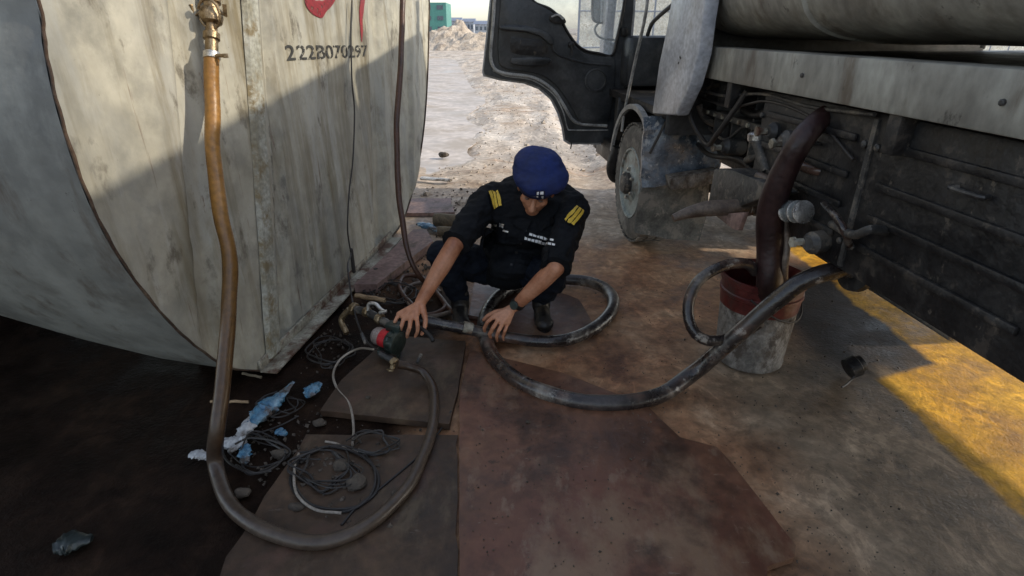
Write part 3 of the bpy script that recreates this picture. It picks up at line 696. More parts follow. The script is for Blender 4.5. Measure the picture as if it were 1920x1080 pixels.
rnd = random.Random(3)
for (cx, cy, w_, h_, n_, col, lab) in [(735, 548, 55, 22, 3, 'cable', 'tangled dark wires between the beam and the arm of the man'), (620, 660, 45, 30, 2, 'cable', 'loose dark wires below the tank base angle'),
                                 (610, 880, 70, 45, 3, 'cable', 'messy wires inside the cable coil'), (480, 850, 60, 40, 2, 'cable', 'thin wires around the blue plastic scraps'), (700, 830, 50, 30, 2, 'cable', 'wire tangle under the front edge of the board'),
                                 (520, 760, 50, 25, 2, 'cable', 'dark wires beside the twisted blue bag')]:
    mbw = MB()
    for k in range(n_ * 2):
        a0 = rnd.random() * 6; pts = [G(cx + w_ * math.cos(a0 + t * .9) * rnd.uniform(.4, 1.1), cy + h_ * math.sin(a0 + t * .9) * rnd.uniform(.4, 1.1), rnd.uniform(.008, .035)) for t in range(7)]
        mbw.tube(catmull(pts, 6), rnd.choice((.0022, .003, .004)), 6)
    tag(mbw.build('wire_tangle', M[col]), lab, 'wires')

# ================================================================== BOARDS, PLATES, BEAM
def slab(name, pix, z, th, m, label, cat, bevel=.002, jit=0):
    P = [G(x, y, z) for x, y in pix]
    if jit:
        Q = []
        for i in range(len(P)):
            a, b = P[i], P[(i + 1) % len(P)]; k = max(1, int((b - a).length / .06))
            for j in range(k):
                p = a.lerp(b, j / k); Q.append(p + Vector((noise.noise(p * 11) * jit, noise.noise(p * 11 + V(5, 5, 0)) * jit, 0)))
        P = Q
    o = MB().prism([p - V(0, 0, th) for p in P], (0, 0, th)).build(name, m, bevel=0, smooth=0)
    return tag(o, label, cat)
slab('steel_plate', [(880, 655), (1060, 700), (1215, 762), (1275, 820), (1345, 838), (1372, 868), (1492, 1022), (1490, 1045), (1440, 1062), (1436, 1140), (862, 1140), (861, 900), (862, 740)], .022, .020, M['redplate'], 'large rusty brown steel plate covering the middle floor', 'steel plate', jit=.003)
slab('wooden_board', [(735, 628), (872, 640), (858, 735), (842, 795), (600, 770), (640, 712)], .028, .026, M['oliveplate'], 'dark thick board lying under the pump', 'board', jit=.004)
slab('plywood_sheet', [(575, 815), (857, 815), (857, 1150), (380, 1150), (430, 1040), (500, 930)], .006, .005, M['oliveplate'], 'oily olive sheet under the floor hose coil', 'sheet', jit=.01)
slab('steel_sheet', [(893, 515), (955, 520), (1085, 560), (1120, 620), (1050, 640), (905, 640), (880, 590)], .006, .005, M['redplate'], 'pinkish rusty sheet under the feet of the man', 'sheet', jit=.01)
e = slab('steel_beam', [(664, 533), (706, 533), (812, 452), (800, 430), (775, 430)], .055, .05, M['pinkbeam'], 'primer red steel beam along the foot of the tank', 'beam')
hcn = G(704, 504, .0556)
q = MB().lathe([(.014, 0), (.014, .0008)], hcn, (0, 0, 1), 14).build('bolt_hole', M['black'], e)
o = slab('paving_slab', [(770, 372), (845, 372), (852, 398), (760, 400)], .03, .028, M['pinkbeam'], 'pale pink slab behind the man by the tank edge', 'slab', jit=.02)

# timber, sticks, rag
def stick(px0, px1, r_, m, label, nm, cat, z0=.02, z1=.02, flat=1.0):
    a = G(px0[0], px0[1], z0); b = G(px1[0], px1[1], z1)
    P = [a.lerp(b, t / 6) + V(0, 0, .002 * math.sin(t * 2)) for t in range(7)]
    o = MB().tube(P, [r_ * (1 + .12 * noise.noise(p * 12)) for p in P], 10, flat=flat).build(nm, M[m], smooth=40); return tag(o, label, cat)
stick((815, 412), (872, 416), .05, 'log', 'short thick timber log behind the man', 'timber_log', 'log', .05, .05)
stick((822, 433), (875, 436), .035, 'log', 'thinner dark log in front of the thick one', 'timber_log', 'log', .035, .035)
stick((790, 334), (846, 338), .035, 'whitebag', 'white curved offcut on the sand behind the man', 'offcut', 'offcut', .03, .03, .4)
stick((667, 554), (722, 563), .013, 'wood', 'pale wooden stick lying above the pump fittings', 'wooden_stick', 'stick', .075, .07)
stick((395, 753), (466, 753), .006, 'wood', 'thin reddish stick on the oily floor by the hose', 'wooden_stick', 'stick', .01, .01)
stick((455, 700), (490, 707), .006, 'log', 'small twig under the corner of the tank plate', 'twig', 'twig', .01, .01)

def crumple(nm, pts, rs, m, label, cat='plastic bag', amp=.5, seed=0):
    P, rr = catmull(pts, 7, rs); vs = []; fs = []; seg = 14
    nx = V(0, 0, 1)
    for i, p in enumerate(P):
        t = (P[min(i + 1, len(P) - 1)] - P[max(i - 1, 0)]).normalized(); s_ = t.cross(nx).normalized()
        for k in range(seg):
            q = 2 * math.pi * k / seg
            d = 1 + amp * noise.noise(V(i * .55, k * .9, seed)) + amp * .6 * noise.noise(V(i * 1.3, k * 2.1, seed + 5))
            v = p + s_ * math.cos(q) * rr[i] * d + nx * math.sin(q) * rr[i] * .5 * d
            v.z = max(.004, v.z); vs.append(v)
    for i in range(len(P) - 1):
        for k in range(seg): a0 = i * seg + k; a1 = i * seg + (k + 1) % seg; fs.append([a0, a1, a1 + seg, a0 + seg])
    fs.append(list(range(seg))); fs.append([(len(P) - 1) * seg + k for k in range(seg)])
    return tag(MB().add(vs, fs).build(nm, M[m], smooth=55), label, cat)
crumple('plastic_bag', [G(550, 716, .03), G(530, 738, .03), G(508, 758, .03), G(490, 775, .03), G(472, 795, .03)], [.007, .018, .045, .042, .02], 'bag', 'long twisted blue plastic bag under the tank corner', seed=1)
crumple('plastic_bag', [G(474, 785, .025), G(460, 805, .025), G(448, 822, .02)], [.022, .028, .012], 'whitebag', 'pale end of plastic wrap between the blue bags', seed=2)
crumple('plastic_bag', [G(600, 718, .03), G(585, 730, .03), G(578, 744, .03)], [.012, .034, .012], 'bag', 'small pale blue plastic scrap nearest the dark board', seed=3)
crumple('plastic_bag', [G(462, 835, .02), G(458, 850, .02), G(460, 868, .02)], [.014, .022, .012], 'bag', 'blue plastic scrap below the long twisted bag', seed=4)
crumple('plastic_bag', [G(416, 826, .02), G(432, 830, .02), G(452, 828, .02), G(430, 848, .02)], [.014, .028, .022, .01], 'whitebag', 'white torn plastic scrap beside the amber hose', seed=5)
crumple('plastic_bag', [G(355, 853, .02), G(372, 852, .02), G(392, 856, .02)], [.012, .02, .014], 'whitebag', 'whitish scrap left of the amber hose foot', seed=6)
crumple('plastic_bag', [G(515, 812, .015), G(525, 810, .015), G(536, 815, .015)], [.008, .018, .01], 'bag', 'tiny turquoise plastic scrap above the cable coil', seed=7)
crumple('plastic_bag', [G(100, 1030, .02), G(130, 1018, .02), G(172, 1010, .02)], [.02, .04, .012], 'dimbag', 'dim plastic bag in the dark under the tank', seed=8)
crumple('rag', [G(783, 420, .03), G(800, 424, .03), G(826, 434, .03)], [.02, .04, .02], 'bag', 'blue rag lying beside the timber log', 'rag', seed=9)

# rubble around the cable coil, by the tank foot and by the log
mb = MB()
def pebble(mb, c, r_):
    rot = Quaternion(Vector((random.random() + .1, random.random(), random.random())).normalized(), random.random() * 6).to_matrix()
    f = [random.uniform(.7, 1.25) for _ in range(6)]
    vs = [c + rot @ Vector(q) * r_ * f[i] for i, q in enumerate(((1, 0, 0), (-1, 0, 0), (0, 1, 0), (0, -1, 0), (0, 0, .7), (0, 0, -.7)))]
    mb.add(vs, [[0, 2, 4], [2, 1, 4], [1, 3, 4], [3, 0, 4], [2, 0, 5], [1, 2, 5], [3, 1, 5], [0, 3, 5]])
for (cx, cy, sx, sy, n_, rm) in [(620, 890, 110, 60, 150, .009), (500, 820, 110, 80, 130, .008), (600, 640, 70, 45, 110, .010), (720, 545, 60, 40, 120, .010), (805, 480, 40, 50, 130, .012), (830, 370, 60, 30, 90, .014), (760, 480, 40, 40, 60, .010)]:
    for k in range(n_):
        p = G(cx + random.gauss(0, sx * .5), cy + random.gauss(0, sy * .5)); r_ = rm * random.uniform(.3, 1.3)
        if (p - T0).dot(NO) < .1: continue
        pebble(mb, p + V(0, 0, r_ * .5), r_)
tag(mb.build('rubble', M['stone'], smooth=0), 'small stones and crumbs around the coil and tank foot', 'rubble', kind='stuff')
mb = MB()
for k in range(1300):
    p = G(random.uniform(560, 1700), 1080 - 560 * random.random() ** 1.0, 0); on = 870 < (p.x / p.y * F * .9 + 960) < 1250 and p.y < 2.1
    pebble(mb, V(p.x, p.y, .002 + (.022 if on else 0)), random.uniform(.0012, .0042) * (1 + (random.random() < .06)))
tag(mb.build('grit', M['stone'], smooth=0), 'fine grit strewn over the plates and ground', 'grit', kind='stuff')
def stone(px, py, r_, label, z=0, grp='stones among the rubbish'):
    c = G(px, py, z + r_ * .5); mb = MB().ell(c, (r_ * 1.2, r_ * .9, r_ * .7), None, 12, 8)
    for i, v in enumerate(mb.v): mb.v[i] = c + (v - c) * (1 + .5 * noise.noise(v * (0.9 / r_)))
    return tag(mb.build('stone', M['stone'], smooth=30), label, 'stone', grp)
stone(668, 905, .03, 'pale stone inside the cable coil')
stone(640, 872, .026, 'stone at the upper part of the cable coil')
stone(525, 852, .024, 'stone left of the cable coil near blue scraps')
stone(555, 950, .018, 'little stone under the lower left of the coil')
stone(455, 925, .022, 'stone near the bend of the floor hose')
stone(742, 925, .012, 'small stone between the coil and the floor hose')
stone(990, 791, .008, 'tiny dark pebble on the rusty plate', .022)
stone(832, 290, .05, 'dark stone on the pale puddle mud')
stone(600, 792, .02, 'stone by the front edge of the board')
stone(690, 745, .008, 'tiny pale chip on top of the board', .028)

# ================================================================== PUMP
pb = G(752, 690, .03)
pump = empty('transfer_pump', pb, R(-25)); tag(pump, 'small oily electric transfer pump with red label under the man\'s hand', 'pump')
c0 = D(708, 629, 2.50); c1 = D(758, 648, 2.44)
axp = (c1 - c0).normalized()
MB().lathe([(.012, -.022), (.028, -.018), (.037, -.008), (.040, .0), (.040, .062), (.038, .064)], c0, axp, 28).build('motor', M['motor'], pump, smooth=30)
MB().lathe([(.0405, .028), (.0412, .0285), (.0412, .064), (.0405, .0645)], c0, axp, 28).build('red_label_band', M['red'], pump, smooth=30)
MB().lathe([(.040, .066), (.047, .070), (.047, .080), (.044, .084), (.044, .10), (.052, .104), (.052, .118), (.03, .125)], c0, axp, 24).build('pump_head', M['pump'], pump, smooth=30)
for k in range(9):
    t = k / 9 * 2 * math.pi
    q = axp.orthogonal().normalized(); q = Quaternion(axp, t) @ q
    MB().box(c0 + axp * .09 + q * .048, (.006, .03, .012), q.to_track_quat('X', 'Z').to_matrix()).build('cooling_fin', M['pump'], pump, bevel=.001)
mid = c0 + axp * .06
MB().box(mid + V(0, .01, -.052), (.10, .07, .016)).box(mid + V(-.03, .01, -.075), (.012, .07, .04)).box(mid + V(.04, .01, -.075), (.012, .07, .04)).build('foot', M['pump'], pump, bevel=.003)
MB().box(mid + V(.03, .02, .052), (.07, .05, .035), Matrix.Rotation(R(-20), 3, 'Z')).build('terminal_box', M['pump'], pump, bevel=.005)
MB().tube([D(712, 662, 2.45), D(738, 676, 2.43)], [.013, .015], 14).build('outlet_pipe', M['grease'], pump)
MB().lathe([(.017, 0), (.021, .003), (.021, .022), (.017, .025)], D(736, 675, 2.43), (D(745, 683, 2.42) - D(738, 676, 2.43)), 8).build('hose_nut', M['brass'], pump, smooth=20)
MB().tube([D(782, 680, 2.42), D(790, 664, 2.44)], .008, 10).build('drain_screw', M['grease'], pump)
MB().lathe([(.018, 0), (.024, .004), (.024, .02), (.012, .024), (.012, .05)], D(733, 702, 2.42), V(.2, .4, .8), 10).build('side_fitting', M['brass'], pump, smooth=20)
MB().tube([D(795, 700, 2.46), D(812, 704, 2.44), D(826, 705, 2.42)], [.007, .009, .012], 10).build('lever', M['grease'], pump)
# inlet fittings towards the tank
MB().tube(catmull([D(735, 612, 2.52), D(712, 598, 2.56), D(690, 586, 2.60), D(660, 578, 2.66)], 6), [.018] * 19, 14).build('inlet_pipe', M['grease'], pump)
for (x, y, d, r_) in [(712, 598, 2.555, .027), (688, 585, 2.6, .024), (664, 579, 2.65, .03)]:
    MB().lathe([(r_ * .8, -.014), (r_, -.01), (r_, .01), (r_ * .8, .014)], D(x, y, d), D(735, 612, 2.52) - D(660, 578, 2.66), 8).build('pipe_union', M['brass'], pump, smooth=20)
MB().tube(catmull([D(690, 582, 2.58), D(692, 570, 2.57), D(704, 570, 2.56), D(714, 580, 2.55), D(722, 585, 2.54)], 5), .0085, 10).build('valve_handle', M['steel'], pump)
MB().box(D(718, 585, 2.53), (.04, .015, .014), Matrix.Rotation(R(-15), 3, 'Y')).build('valve_handle_tip', M['steel'], pump, bevel=.004)
MB().tube(catmull([D(655, 580, 2.66), D(640, 600, 2.68), D(650, 625, 2.66)], 5), .014, 12).build('elbow', M['brass'], pump)
MB().tube([D(678, 625, 2.52), D(686, 645, 2.5)], .008, 10).build('drain_screw', M['grease'], pump)
MB().tube(catmull([D(782, 612, 2.50), D(796, 620, 2.47), D(808, 632, 2.44), D(812, 640, 2.43)], 4), .009, 10).build('grip', M['black'], pump)

# ================================================================== BIG DELIVERY HOSE
r0, r1 = .026, .033
hpts = [D(788, 600, 2.56), D(830, 608, 2.58), D(880, 618, 2.6), D(935, 629, 2.63), G(1000, 640, .045), G(1060, 637, .04), G(1115, 615, .038), G(1148, 580, .038), G(1140, 545, .038), G(1095, 527, .038), G(1030, 524, .038),
        G(975, 535, .038), G(930, 560, .038), G(908, 600, .036), G(915, 650, .036), G(950, 697, .036), G(1010, 732, .036), G(1090, 753, .036), G(1170, 755, .036), G(1240, 738, .04), D(1305, 695, 2.27), D(1375, 635, 2.16), D(1440, 575, 2.08), D(1510, 525, 2.02), D(1590, 505, 2.0), D(1660, 520, 2.05)]
hrad = [r0, r0, r0, r0, .027, .029, .031, .032] + [.032] * 18
ribbed_hose('delivery_hose', hpts, hrad, M['rubber'], 'thick black delivery hose looping from the pump to the truck', .03, .0, 18, 10)
for (i, nm, lab) in ((1, 'hose_collar', 'worn metal collar on the hose just right of the pump'),):
    a = D(868, 613, 2.59); b = D(885, 617, 2.60)
    tag(MB().tube([a, b], .0285, 16).build(nm, M['edge'], bevel=0), 'worn pale metal collar around the hose between the two hands', 'collar')

# ================================================================== BUCKET AND HOSES BY THE TRUCK
bc = G(1418, 692, 0) + V(0, .10, 0)
HB = .41
bk = empty('bucket', bc); tag(bk, 'cement caked bucket with dark red rim beside the truck', 'bucket')
MB().lathe([(.135, 0), (.143, .004), (.146, .02), (.143, .03), (.155, HB * .62), (.156, HB * .68), (.151, HB * .66), (.139, .02), (.0, .018)], bc, (0, 0, 1), 40, .006).build('pail', M['bucket'], bk, smooth=30)
MB().lathe([(.1565, HB * .66), (.1585, HB * .665), (.163, HB * .80), (.168, HB * .81), (.168, HB * .84), (.163, HB * .85), (.165, HB * .93), (.172, HB * .94), (.174, HB), (.166, HB * 1.005), (.161, HB * .9), (.153, HB * .66)], bc, (0, 0, 1), 40, .004).build('rim', M['bucketred'], bk, smooth=30)
MB().lathe([(.001, HB * .5), (.15, HB * .5), (.15, HB * .52), (.001, HB * .52)], bc, (0, 0, 1), 24).build('oil', M['black'], bk)
hb = [bc + V(.17 * math.cos(t), .17 * math.sin(t) , HB * .86) - V(0, .0, .10) * math.sin((t + 2.2) / 2.6 * math.pi) for t in [(-2.2 + 2.6 * k / 12) for k in range(13)]]
MB().tube(hb, .004, 8).build('wire_handle', M['cable'], bk)
def hose(pts, r_, m, label, nm='hose', n=9, seg=16, pitch=.03):
    return ribbed_hose(nm, pts, [r_] * len(pts) if not isinstance(r_, list) else r_, M[m], label, pitch, 0, seg, n)
bt = bc + V(0, 0, HB)
hose([D(1416, 510, 2.25), D(1400, 494, 2.22), D(1360, 497, 2.2), D(1312, 525, 2.18), D(1290, 572, 2.18), D(1300, 620, 2.17), D(1335, 640, 2.17), D(1385, 628, 2.19), D(1425, 605, 2.12)], .0215, 'rubber', 'black hose looping out over the left side of the bucket', 'looped_hose')
hose([D(1455, 350, 2.1), D(1466, 395, 2.13), D(1474, 450, 2.16), D(1470, 510, 2.2), bc + V(.1, -.03, .3)], .013, 'greyhose', 'thin grey hose beside the maroon hose in the bucket', 'thin_hose')
pl = G(1600, 694, .03)
e = empty('rubber_plug', G(1600, 705, 0)); tag(e, 'black rubber plug with a cord lying by the yellow ground', 'plug')
MB().lathe([(.030, -.035), (.044, -.03), (.046, .01), (.036, .016), (.034, .035), (.028, .038)], pl + V(0, 0, .02), V(.75, .1, .35), 22).build('plug_body', M['black'], e, smooth=30)
MB().tube(catmull([pl + V(0, -.04, .02), G(1596, 712, .012), G(1585, 722, .008), G(1578, 726, .006)], 5), .004, 8).build('cord', M['cable'], e)

# ================================================================== TRUCK
YAW = R(5.4)
TR = V(.80, 3.80, 0)
truck = empty('tanker_truck', TR, YAW); tag(truck, 'dirty tanker truck with its passenger door swung wide open', 'truck')
tm = Matrix.Translation(TR) @ Matrix.Rotation(YAW, 4, 'Z')
HD = Vector((-math.sin(YAW), math.cos(YAW), 0)); RT = Vector((math.cos(YAW), math.sin(YAW), 0))   # forward and right of the truck
tr3 = Matrix.Rotation(YAW, 3, 'Z')
def L(x, y, z): return tm @ Vector((x, y, z))
def TS(px, py, s_=0.0): return onplane(px, py, TR + RT * s_, RT)       # on a plane parallel to the truck's side
def TB(px, py, y): return onplane(px, py, TR + HD * y, HD)             # on a plane across the truck
def lbox(mb, x0, x1, y0, y1, z0, z1):
    return mb.box(L((x0 + x1) / 2, (y0 + y1) / 2, (z0 + z1) / 2), (x1 - x0, y1 - y0, z1 - z0), tr3)
# --- wheel
def wheel(x, y, out=-1, r_=.39, w_=.21):
    c = L(x, y, r_); ax = RT * out
    W_ = MB().lathe([(r_ * .60, -w_), (r_ * .86, -w_ - .004), (r_ * .97, -w_ + .015), (r_, -w_ + .045), (r_, -.045), (r_ * .97, -.015), (r_ * .86, .004), (r_ * .62, 0), (r_ * .6, -.02)], c, ax, 48)
    t = W_.build('wheel', M['tyre'], truck, smooth=30)
    RM = MB().lathe([(r_ * .62, -.012), (r_ * .60, .004), (r_ * .57, .002), (r_ * .54, -.03), (r_ * .50, -.045), (r_ * .40, -.038), (r_ * .30, -.004), (r_ * .25, .004), (r_ * .22, .004)], c, ax, 40).build('rim', M['rim'], t, smooth=30)
    MB().lathe([(.07, 0), (.075, .03), (.06, .05), (.03, .055)], c, ax, 20).build('hub', M['grease'], t, smooth=30)
    q0 = Vector((0, 0, 1))
    for k in range(6):
        q = Quaternion(ax, k * math.pi / 3) @ q0
        MB().lathe([(.013, 0), (.013, .02), (.006, .026)], c + q * .098 + ax * .0, ax, 6).build('wheel_nut', M['steel'], t, smooth=0)
        q = Quaternion(ax, (k + .5) * math.pi / 3) @ q0
        MB().lathe([(.024, 0), (.024, .002)], c + q * .175 - ax * .0405, ax, 12).build('hand_hole', M['black'], t, smooth=0)
    mb = MB()
    for k in range(48):
        a = 2 * math.pi * k / 48; q = Quaternion(ax, a) @ q0
        for s_ in (.035, .105, .17):
            mb.box(c + q * (r_ + .002) - ax * s_, (.05, .034, .012), Matrix((RT, q.cross(RT), q)).transposed())
    mb.build('tread_block', M['tyre'], t, smooth=0)
    return t
wheel(0.0, 0, -1)
wheel(1.75, 0, 1)
for x, o_ in ((.05, -1), (1.78, 1)): wheel(x, -4.1, o_)
wheel(.32, -4.1, -1)
MB().tube([L(.2, -4.1, .39), L(1.6, -4.1, .39)], .07, 14).ell(L(.9, -4.1, .39), (.18, .18, .18)).build('rear_axle', M['black'], truck)
MB().tube([L(.2, 0, .36), L(1.6, 0, .36)], .05, 12).build('front_axle', M['black'], truck)
# --- chassis
for x in (.52, 1.28): lbox(MB(), x, x + .07, -5.0, 1.0, .62, .83).build('chassis_rail', M['black'], truck, bevel=.004)
for y in (-.6, -1.4, -2.3, -3.2, -4.6): lbox(MB(), .59, 1.28, y, y + .07, .66, .78).build('cross_member', M['black'], truck, bevel=.004)
lbox(MB(), .68, 1.12, -1.2, .7, .48, 1.05).build('engine', M['grease'], truck, bevel=.03)
MB().tube([L(.9, -1.2, .66), L(.9, -1.9, .62), L(.9, -4.1, .42)], [.11, .05, .045], 14).build('prop_shaft', M['black'], truck)
# --- cab
lbox(MB(), .02, 1.78, -.50, 1.05, .88, .93).build('cab_floor', M['black'], truck, bevel=.005)
lbox(MB(), .02, 1.78, -.56, -.50, .80, 2.12).build('cab_back', M['doordark'], truck, bevel=.01)
lbox(MB(), .0, 1.8, -.58, .85, 2.12, 2.2).build('cab_roof', M['cabwhite'], truck, bevel=.03)
lbox(MB(), .02, 1.78, 1.0, 1.08, .5, 1.25).build('front_panel', M['cabwhite'], truck, bevel=.02)
lbox(MB(), .1, 1.7, .62, 1.0, .95, 1.3).build('dashboard', M['doordark'], truck, bevel=.04)
wsc = MB().prism([L(.08, 1.05, 1.25), L(1.72, 1.05, 1.25), L(1.68, .82, 2.12), L(.12, .82, 2.12)], HD * .006)
wsc.build('windscreen', M['glass'], truck, smooth=0)
# far side of the cab with its window opening
lbox(MB(), 1.74, 1.79, -.5, 1.05, .6, 1.24).build('far_door', M['doordark'], truck, bevel=.01)
for (y0, y1) in ((-.56, -.42), (.78, .9)): lbox(MB(), 1.74, 1.79, y0, y1, 1.24, 2.12).build('pillar', M['doordark'], truck, bevel=.01)
lbox(MB(), 1.762, 1.766, -.42, .78, 1.24, 2.12).build('far_window', M['glass'], truck, smooth=0)
# front pillar on our side, sloping with the windscreen
MB().prism([L(-.01, .98, .55), L(-.01, 1.07, .55), L(-.01, 1.06, 1.28), L(-.01, .86, 2.15), L(-.01, .78, 2.15), L(-.01, .92, 1.28)], RT * .07).build('front_pillar', M['cabwhite'], truck, bevel=.01)
# seats
for x in (.25, 1.1):
    s1 = lbox(MB(), x, x + .5, -.35, .12, 1.0, 1.12).build('seat', M['doordark'], truck, bevel=.04)
    lbox(MB(), x, x + .5, -.42, -.3, 1.1, 1.75).build('seat_back', M['doordark'], s1, bevel=.04)
st = MB().tube([L(1.35 + .2 * math.cos(t), .42 + .07 * math.sin(t), 1.42 + .18 * math.sin(t)) for t in [k * math.pi / 14 for k in range(29)]], .014, 8, caps=False).build('steering_wheel', M['black'], truck)
# light grey rear pillar panel of the cab
pp = [TS(x, y, -.03) for x, y in [(1272, -90), (1336, -90), (1316, 40), (1309, 100), (1293, 160), (1268, 217), (1222, 213), (1235, 120), (1250, 50)]]
e = MB().prism(pp, RT * .07).build('rear_pillar_panel', M['cabwhite'], truck, bevel=.012)
for (x, y) in ((1275, 107), (1272, 118), (1276, 109)):
    MB().lathe([(.006, 0), (.006, .001)], TS(x, y, -.0312), RT * -1, 10).build('screw_hole', M['black'], e)
# door opening seal: dark strip with a pale rubber edge
sp = [TS(1218, -60, .0), TS(1214, 0, .0), TS(1208, 40, .0), TS(1192, 110, .0), TS(1180, 165, .0), TS(1170, 215, .0), TS(1166, 246, .0)]
MB().tube(catmull(sp, 6), .010, 10).build('door_seal', M['seal'], truck)
sp = [TS(1262, 8, .0), TS(1236, 30, .0), TS(1222, 45, .0), TS(1214, 66, .0)]
MB().tube(catmull(sp, 6), .012, 10).build('door_seal', M['doordark'], truck)
# black sill and step in front of the wheel
lbox(MB(), .0, .5, .5, 1.02, .40, .56).build('entry_step', M['black'], truck, bevel=.015)
lbox(MB(), .0, .45, .44, .52, .34, .9).build('step_panel', M['black'], truck, bevel=.015)
MB().tube(catmull([L(.03, .42, .55), L(.0, .44, .42), L(.02, .46, .34), L(.06, .5, .31)], 5), [.05] * 16, 12).build('bumper_end', M['black'], truck)
lbox(MB(), -.0, 1.8, 1.03, 1.14, .42, .68).build('bumper', M['grease'], truck, bevel=.02)
# wheel arch
def arch(r_, x0, x1, a0, a1, th, m, nm):
    vs = []; fs = []; n_ = 26
    for k in range(n_ + 1):
        a = a0 + (a1 - a0) * k / n_
        for (rr, xx) in ((r_, x0), (r_ + th, x0), (r_ + th, x1), (r_, x1)): vs.append(L(xx, rr * math.cos(a), .40 + rr * math.sin(a)))
    for k in range(n_):
        for j in range(4): a_ = k * 4 + j; b_ = k * 4 + (j + 1) % 4; fs.append([a_, b_, b_ + 4, a_ + 4])
    fs += [[0, 1, 2, 3], [n_ * 4 + j for j in (3, 2, 1, 0)]]
    return MB().add(vs, fs).build(nm, m, truck, smooth=40)
arch(.47, .0, .45, R(12), R(150), .012, M['black'], 'wheel_arch')
arch(.475, -.02, .015, R(14), R(128), .03, M['seal'], 'arch_lip')
# mudguard sheets behind the wheel
def sheet(nm, pix, y, th, m, amp=.02, par=truck):
    P = [TB(px, py, y) for px, py in pix]
    o = MB().prism(P, HD * th).build(nm, m, par, smooth=0)
    bm = bmesh.new(); bm.from_mesh(o.data)
    bmesh.ops.triangulate(bm, faces=bm.faces); bmesh.ops.subdivide_edges(bm, edges=bm.edges, cuts=5, use_grid_fill=True)
    for v in bm.verts: v.co.y += amp * noise.fractal(v.co * 7, 1, 2, 3)
    bm.to_mesh(o.data); bm.free(); o.data.shade_smooth(); o.data.set_sharp_from_angle(angle=R(40)); return o
sheet('mudguard', [(1208, 222), (1262, 216), (1330, 228), (1352, 262), (1346, 318), (1332, 338), (1204, 352), (1206, 290)], -.46, .02, M['flap'], .05)
sheet('mud_flap', [(1204, 348), (1330, 340), (1326, 400), (1312, 452), (1250, 448), (1190, 436), (1196, 380)], -.45, .012, M['lowflap'], .012)
P = [TB(x, y, -.49) for x, y in [(1246, 326), (1300, 318), (1338, 312), (1340, 334), (1300, 344), (1250, 350)]]
MB().prism(P, HD * -.09).build('bracket', M['bucket'], truck, bevel=.008)
MB().tube([TB(1262, 205, -.47), TB(1240, 245, -.48), TB(1218, 288, -.49)], .007, 8).build('strap', M['cable'], truck)
MB().tube([TB(1235, 196, -.4), TB(1300, 222, -.5)], .022, 10).build('strut', M['black'], truck)
# engine bay odds and ends
MB().tube(catmull([TB(1310, 195, -.6), TB(1322, 222, -.6), TB(1348, 234, -.6), TB(1378, 226, -.6), TB(1392, 200, -.6)], 6), .018, 12).build('coolant_hose', M['grease'], truck)
MB().tube(catmull([TB(1325, 168, -.62), TB(1345, 160, -.62), TB(1370, 165, -.62), TB(1392, 160, -.62)], 5), .012, 10).build('brake_line', M['grease'], truck)
MB().lathe([(.05, 0), (.12, .01), (.14, .05), (.14, .2), (.09, .24)], TB(1350, 195, -.3), HD * -1 + RT * -.2, 24).build('air_cleaner', M['grease'], truck)
MB().tube([TB(1330, 128, -.58), TB(1336, 152, -.6), TB(1322, 180, -.6)], .01, 8).build('bracket_rod', M['grease'], truck)
lbox(MB(), .28, .7, -1.0, -.62, .7, 1.0).build('gearbox', M['black'], truck, bevel=.03)
MB().tube([TS(1438, 322, .12), TS(1420, 262, .12)], [.022, .026], 14).build('filler_pipe', M['grease'], truck)
MB().lathe([(.03, -.01), (.038, 0), (.038, .025), (.03, .032)], TS(1419, 262, .12), V(-.1, .1, 1), 16).build('filler_cap', M['steel'], truck, smooth=30)
# dusty grey tapered box and small plate
P = [TS(x, y, .02) for x, y in [(1338, 316), (1372, 318), (1442, 346), (1452, 362), (1372, 394), (1326, 384)]]
MB().prism(P, RT * .24).build('battery_box', M['grease'], truck, bevel=.01)
P = [TS(x, y, -.02) for x, y in [(1338, 402), (1396, 398), (1384, 432), (1374, 430)]]
MB().prism(P, RT * .02).build('hanging_bracket', M['pinkbeam'], truck, bevel=.002)
# nozzle pipe
nz = [D(1262, 409, 2.42), D(1290, 399, 2.42), D(1330, 391, 2.42), D(1400, 387, 2.42), D(1440, 384, 2.45), D(1500, 386, 2.55)]
MB().tube(catmull(nz, 6), [.016 + .018 * min(1, i / 12) for i in range(31)], 16).build('drain_pipe', M['greyhose'], truck)
for i, x in enumerate((1402, 1418)):
    MB().lathe([(.037, -.008), (.043, -.006), (.043, .006), (.037, .008)], D(x, 386.5, 2.425), D(1440, 384, 2.45) - D(1400, 387, 2.42), 20).build('pipe_clamp', M['edge'], truck, smooth=30)
MB().tube(catmull([D(1432, 372, 2.42), D(1425, 352, 2.42), D(1438, 336, 2.42), D(1452, 330, 2.44)], 5), .012, 10).build('tap', M['brass'], truck)
MB().tube(catmull([D(1420, 330, 2.3), D(1470, 350, 2.2), D(1520, 350, 2.12), D(1570, 338, 2.05), D(1640, 320, 2.0)], 6), .02, 14).build('side_pipe', M['greyhose'], truck)
